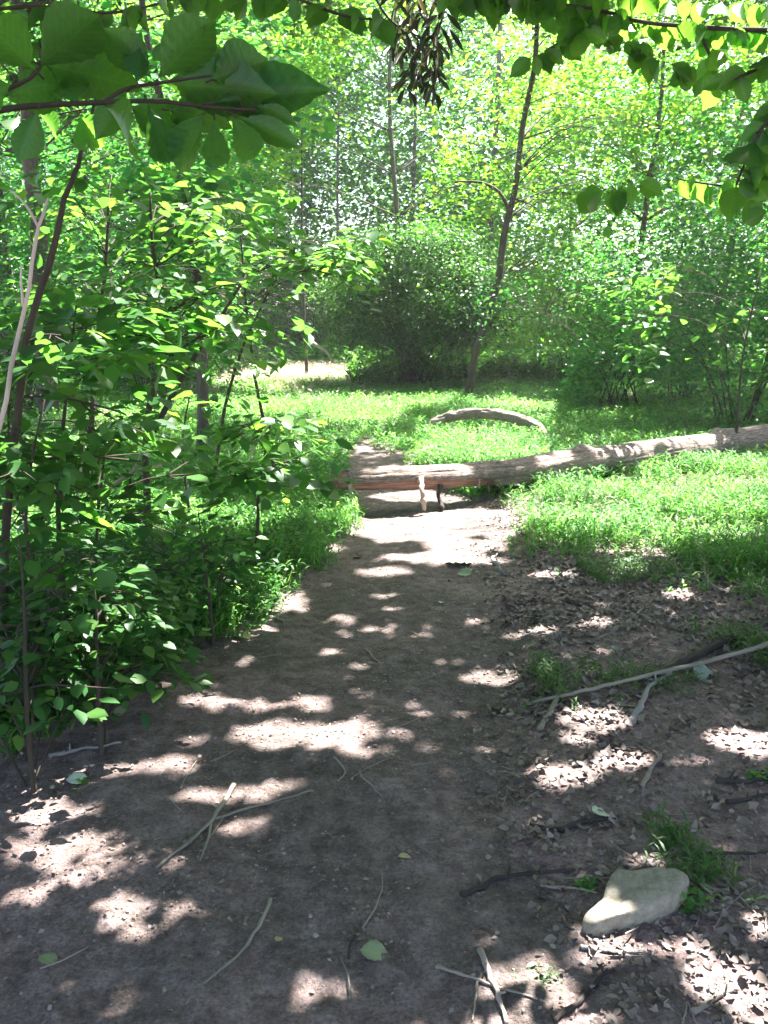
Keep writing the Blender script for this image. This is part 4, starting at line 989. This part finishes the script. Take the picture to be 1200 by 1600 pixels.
# twiglets in the litter
r = np.random.default_rng(12); tb = Tubes()
for x, y in scatter(520, -2.5, 4, 1.3, 8, lambda x, y: .10 + .9 * right_litter(x, y), 5):
    a = r.uniform(0, math.pi); l = r.uniform(.03, .13); p = np.array([x, y, float(SURF(x, y)) + .004]); d = np.array([math.cos(a), math.sin(a), r.normal(0, .08)]) * l
    tb.add(curve([p - d, p + r.normal(0, .12, 3) * l * [1, 1, .2], p + d], 4), np.linspace(.0028, .0014, 4), 4, cap=False)
link('twig_litter', tb.build('twig_litter', M['stick']), kind='stuff', label='fine broken twigs scattered in the leaf litter', cat='twigs')

# ------------------------------------------------------------------ grass and ground cover
def grass(name, label, pts, hmin, hmax, mat, seed, per=7, lmin=.03, lmax=.07, wr=.16, T=BLADE):
    """each plant: a thin stem carrying narrow leaves set out alternately, like woodland stilt grass"""
    r = np.random.default_rng(seed); n = len(pts)
    H = r.uniform(hmin, hmax, n); lean = r.normal(0, .28, (n, 2))
    Z = height(pts[:, 0], pts[:, 1])
    k = np.tile(np.arange(per), n); i = np.repeat(np.arange(n), per)
    f = (k + r.uniform(.2, 1, n * per)) / per
    P = np.stack([pts[i, 0] + lean[i, 0] * f * H[i], pts[i, 1] + lean[i, 1] * f * H[i], Z[i] + f * H[i] - .01], 1)
    a = r.uniform(0, 2 * math.pi, n)[i] + k * 2.6
    D = np.stack([np.cos(a), np.sin(a), r.uniform(.05, .8, n * per)], 1)
    N_ = np.stack([-np.cos(a) * .4, -np.sin(a) * .4, np.ones(n * per)], 1) + r.normal(0, .25, (n * per, 3))
    V, fs, uv = leaves(P, D, N_, r.uniform(lmin, lmax, n * per), wr, T)
    # stems
    P0 = np.stack([pts[:, 0], pts[:, 1], Z - .01], 1); D0 = np.stack([lean[:, 0], lean[:, 1], np.ones(n)], 1)
    N0 = np.stack([r.normal(0, 1, n), r.normal(0, 1, n), np.zeros(n)], 1)
    V2, fs2, uv2 = leaves(P0, D0, N0, H, .03, BLADE)
    fs = [np.concatenate([a_, b_ + len(V)]) for a_, b_ in zip(fs, fs2)]
    return link(name, mesh(name, np.concatenate([V, V2]), fs, M[mat], uv=np.concatenate([uv, uv2])), kind='stuff', label=label, cat='grass')
def off_path(x, y): return (1 - path_w(x, y))
patchy = lambda x, y, s, t: (fbm(x * 1.3, y * 1.3, s) > t)
def rdens(x, y):
    pt_ = .3 + .7 * sstep(.38, .55, fbm(x * 1.7, y * 1.7, 53))
    return pt_ * rdens0(x, y)
def rdens0(x, y):
    lim = np.interp(x, [.8, 1.4, 2.2, 3.4, 5], [7.0, 6.1, 5.4, 4.9, 4.4])
    return off_path(x, y) * sstep(lim - 1.3, lim + .7, y + .9 * (fbm(x * 2, y * 2, 8) - .47)) ** 1.5
g1 = scatter(15000, .7, 6.5, 4.2, 10.5, rdens, 21)
edge = (rdens0(g1[:, 0], g1[:, 1]) < .55) | (fbm(g1[:, 0] * 1.7, g1[:, 1] * 1.7, 53) < .43)
grass('stilt_grass', 'sunlit bright stilt grass between the path and the fallen log', g1[~edge], .08, .24, 'grass', 1, lmin=.04, lmax=.10, wr=.17)
grass('stilt_grass', 'short sparse grass thinning out into the dirt right of the path', g1[edge], .03, .11, 'grass', 14, lmin=.03, lmax=.07, wr=.2)
g1b = scatter(1500, .7, 6.5, 4.2, 10.5, rdens, 41)
grass('sun_pale_grass', 'pale stalks coloured to whiten the sunlit grass right of the path', g1b, .08, .26, 'straw', 11, per=4, lmin=.03, lmax=.08, wr=.12)  # straw tint paints the whitish look of sun on the grass
g2 = scatter(26000, -3.5, 9, 8.2, 22, lambda x, y: off_path(x, y) * (y > 8.2 + .45 * np.clip(x - 1, 0, 9)), 22)
grass('stilt_grass', 'green carpet of grass behind the fallen log up to the shrubs', g2, .06, .19, 'grass', 2, lmin=.06, lmax=.13, wr=.2, per=6)
g3 = scatter(17000, -3.2, .2, 2.8, 9.5, lambda x, y: off_path(x, y) * (x > np.interp(y, [2.8, 5, 9.5], [-2.2, -2.4, -3.2])) * (x < .2) * sstep(3.0, 4.2, y + .5 * vnoise(x * 3, y * 3)), 23)
grass('stilt_grass', 'darker grass verge between the left thicket and the path', g3, .06, .22, 'grass', 3, lmin=.03, lmax=.08, wr=.18)
g6 = scatter(9000, -4.5, -.6, 3.2, 6.5, off_path, 26)
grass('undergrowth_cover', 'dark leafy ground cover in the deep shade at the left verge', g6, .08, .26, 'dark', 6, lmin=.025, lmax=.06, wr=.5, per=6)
g7 = scatter(9000, -16, 16, 21, 37, lambda x, y: ((x + 2.6) ** 2 / 3.2 + (y - 23) ** 2 / 20 > 1) * 1.0, 27)
grass('undergrowth_cover', 'leafy ground cover between the shrubs and the far wood', g7, .2, .7, 'far', 7, lmin=.12, lmax=.26, wr=.45, per=8)
c0 = ground(470, 596)
g8 = c0[:2] + np.random.default_rng(4).normal(0, 1, (4200, 2)) * [1.0, 2.6] + [0, 1.2]
grass('sun_pale_grass', 'pale dry grass with sun glare put into its colour in the clearing beyond the path', g8, .05, .22, 'straw', 8, lmin=.06, lmax=.14, wr=.2, per=6)  # pale colour stands in for the sun's glare on the clearing
g4 = scatter(16000, -11, -2.4, 4, 21, off_path, 24)
grass('undergrowth_cover', 'low green growth on the floor of the left wood', g4, .08, .25, 'grass', 4, lmin=.05, lmax=.11, wr=.3, per=6)
g5 = scatter(5200, 1.3, 3.8, 3.0, 5.6, lambda x, y: off_path(x, y) * patchy(x, y, 71, .5) * (x > 3.2 - .38 * y + .0), 25)
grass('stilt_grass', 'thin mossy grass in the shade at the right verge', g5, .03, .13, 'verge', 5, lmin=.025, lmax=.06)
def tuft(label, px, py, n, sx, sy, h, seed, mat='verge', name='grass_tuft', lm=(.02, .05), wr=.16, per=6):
    p = ground(px, py); r = np.random.default_rng(seed)
    q = p[:2] + r.normal(0, 1, (n, 2)) * [sx, sy]
    o = grass(name, label, q, h * .4, h, mat, seed, per=per, lmin=lm[0], lmax=lm[1], wr=wr); del o['kind']
    o.data.transform(__import__('mathutils').Matrix.Translation((-p[0], -p[1], -p[2]))); o.location = tuple(p); o['category'] = 'plant'
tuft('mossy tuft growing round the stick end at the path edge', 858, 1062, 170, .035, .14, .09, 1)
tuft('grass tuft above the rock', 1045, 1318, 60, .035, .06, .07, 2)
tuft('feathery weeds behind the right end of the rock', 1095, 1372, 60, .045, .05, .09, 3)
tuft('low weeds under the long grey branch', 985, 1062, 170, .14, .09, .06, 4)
tuft('little seedling with bright leaves at the left edge of the path', 36, 1160, 3, .008, .008, .10, 5, 'grass', 'seedling', (.03, .05), .5, 7)
tuft('second pale seedling below the bright one at the left edge', 8, 1185, 4, .02, .02, .06, 6, 'grass', 'seedling', (.02, .045), .5, 6)
tuft('seedling beside the pale stick under the grey branch', 902, 1062, 2, .006, .006, .09, 7, 'grass', 'seedling', (.025, .045), .3, 6)
tuft('small clover-like seedling near the stick start', 830, 1106, 8, .02, .02, .04, 8, 'grass', 'seedling', (.012, .02), .8, 4)
tuft('seedling sprouting right of the rock base', 1085, 1425, 8, .03, .02, .06, 9, 'grass', 'seedling', (.02, .035), .6, 5)
tuft('small green sprig between the dark stick and the rock', 918, 1384, 30, .02, .012, .03, 10, 'grass', 'seedling', (.012, .02), .4, 4)
tuft('leafy sprig at the right edge above the two dark sticks', 1180, 1216, 8, .03, .02, .05, 11, 'grass', 'seedling', (.02, .03), .8, 5)
tuft('green seedling in the sun patch at the lower left', 128, 1238, 5, .015, .015, .05, 12, 'grass', 'seedling', (.02, .035), .8, 5)
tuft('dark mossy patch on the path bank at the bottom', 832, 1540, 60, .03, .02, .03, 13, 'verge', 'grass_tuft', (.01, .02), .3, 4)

# ------------------------------------------------------------------ haze volume added to veil and brighten the distance
bx = bpy.data.meshes.new('haze'); hv = [(x, y, z) for x in (-60, 60) for y in (-25, 75) for z in (-2.5, 26)]
bx.from_pydata(hv, [], [(0, 1, 3, 2), (4, 6, 7, 5), (0, 4, 5, 1), (2, 3, 7, 6), (0, 2, 6, 4), (1, 5, 7, 3)])
mh = bpy.data.materials.new('haze'); mh.use_nodes = True; th = mh.node_tree; th.nodes.clear()
oh = th.nodes.new('ShaderNodeOutputMaterial'); vh = th.nodes.new('ShaderNodeVolumePrincipled')
vh.inputs['Color'].default_value = (.93, .97, .95, 1); vh.inputs['Density'].default_value = .0010; vh.inputs['Anisotropy'].default_value = .2
th.links.new(vh.outputs[0], oh.inputs['Volume']); bx.materials.append(mh)
link('haze', bx, kind='stuff', label='thin haze added to veil and brighten the wood', cat='haze')
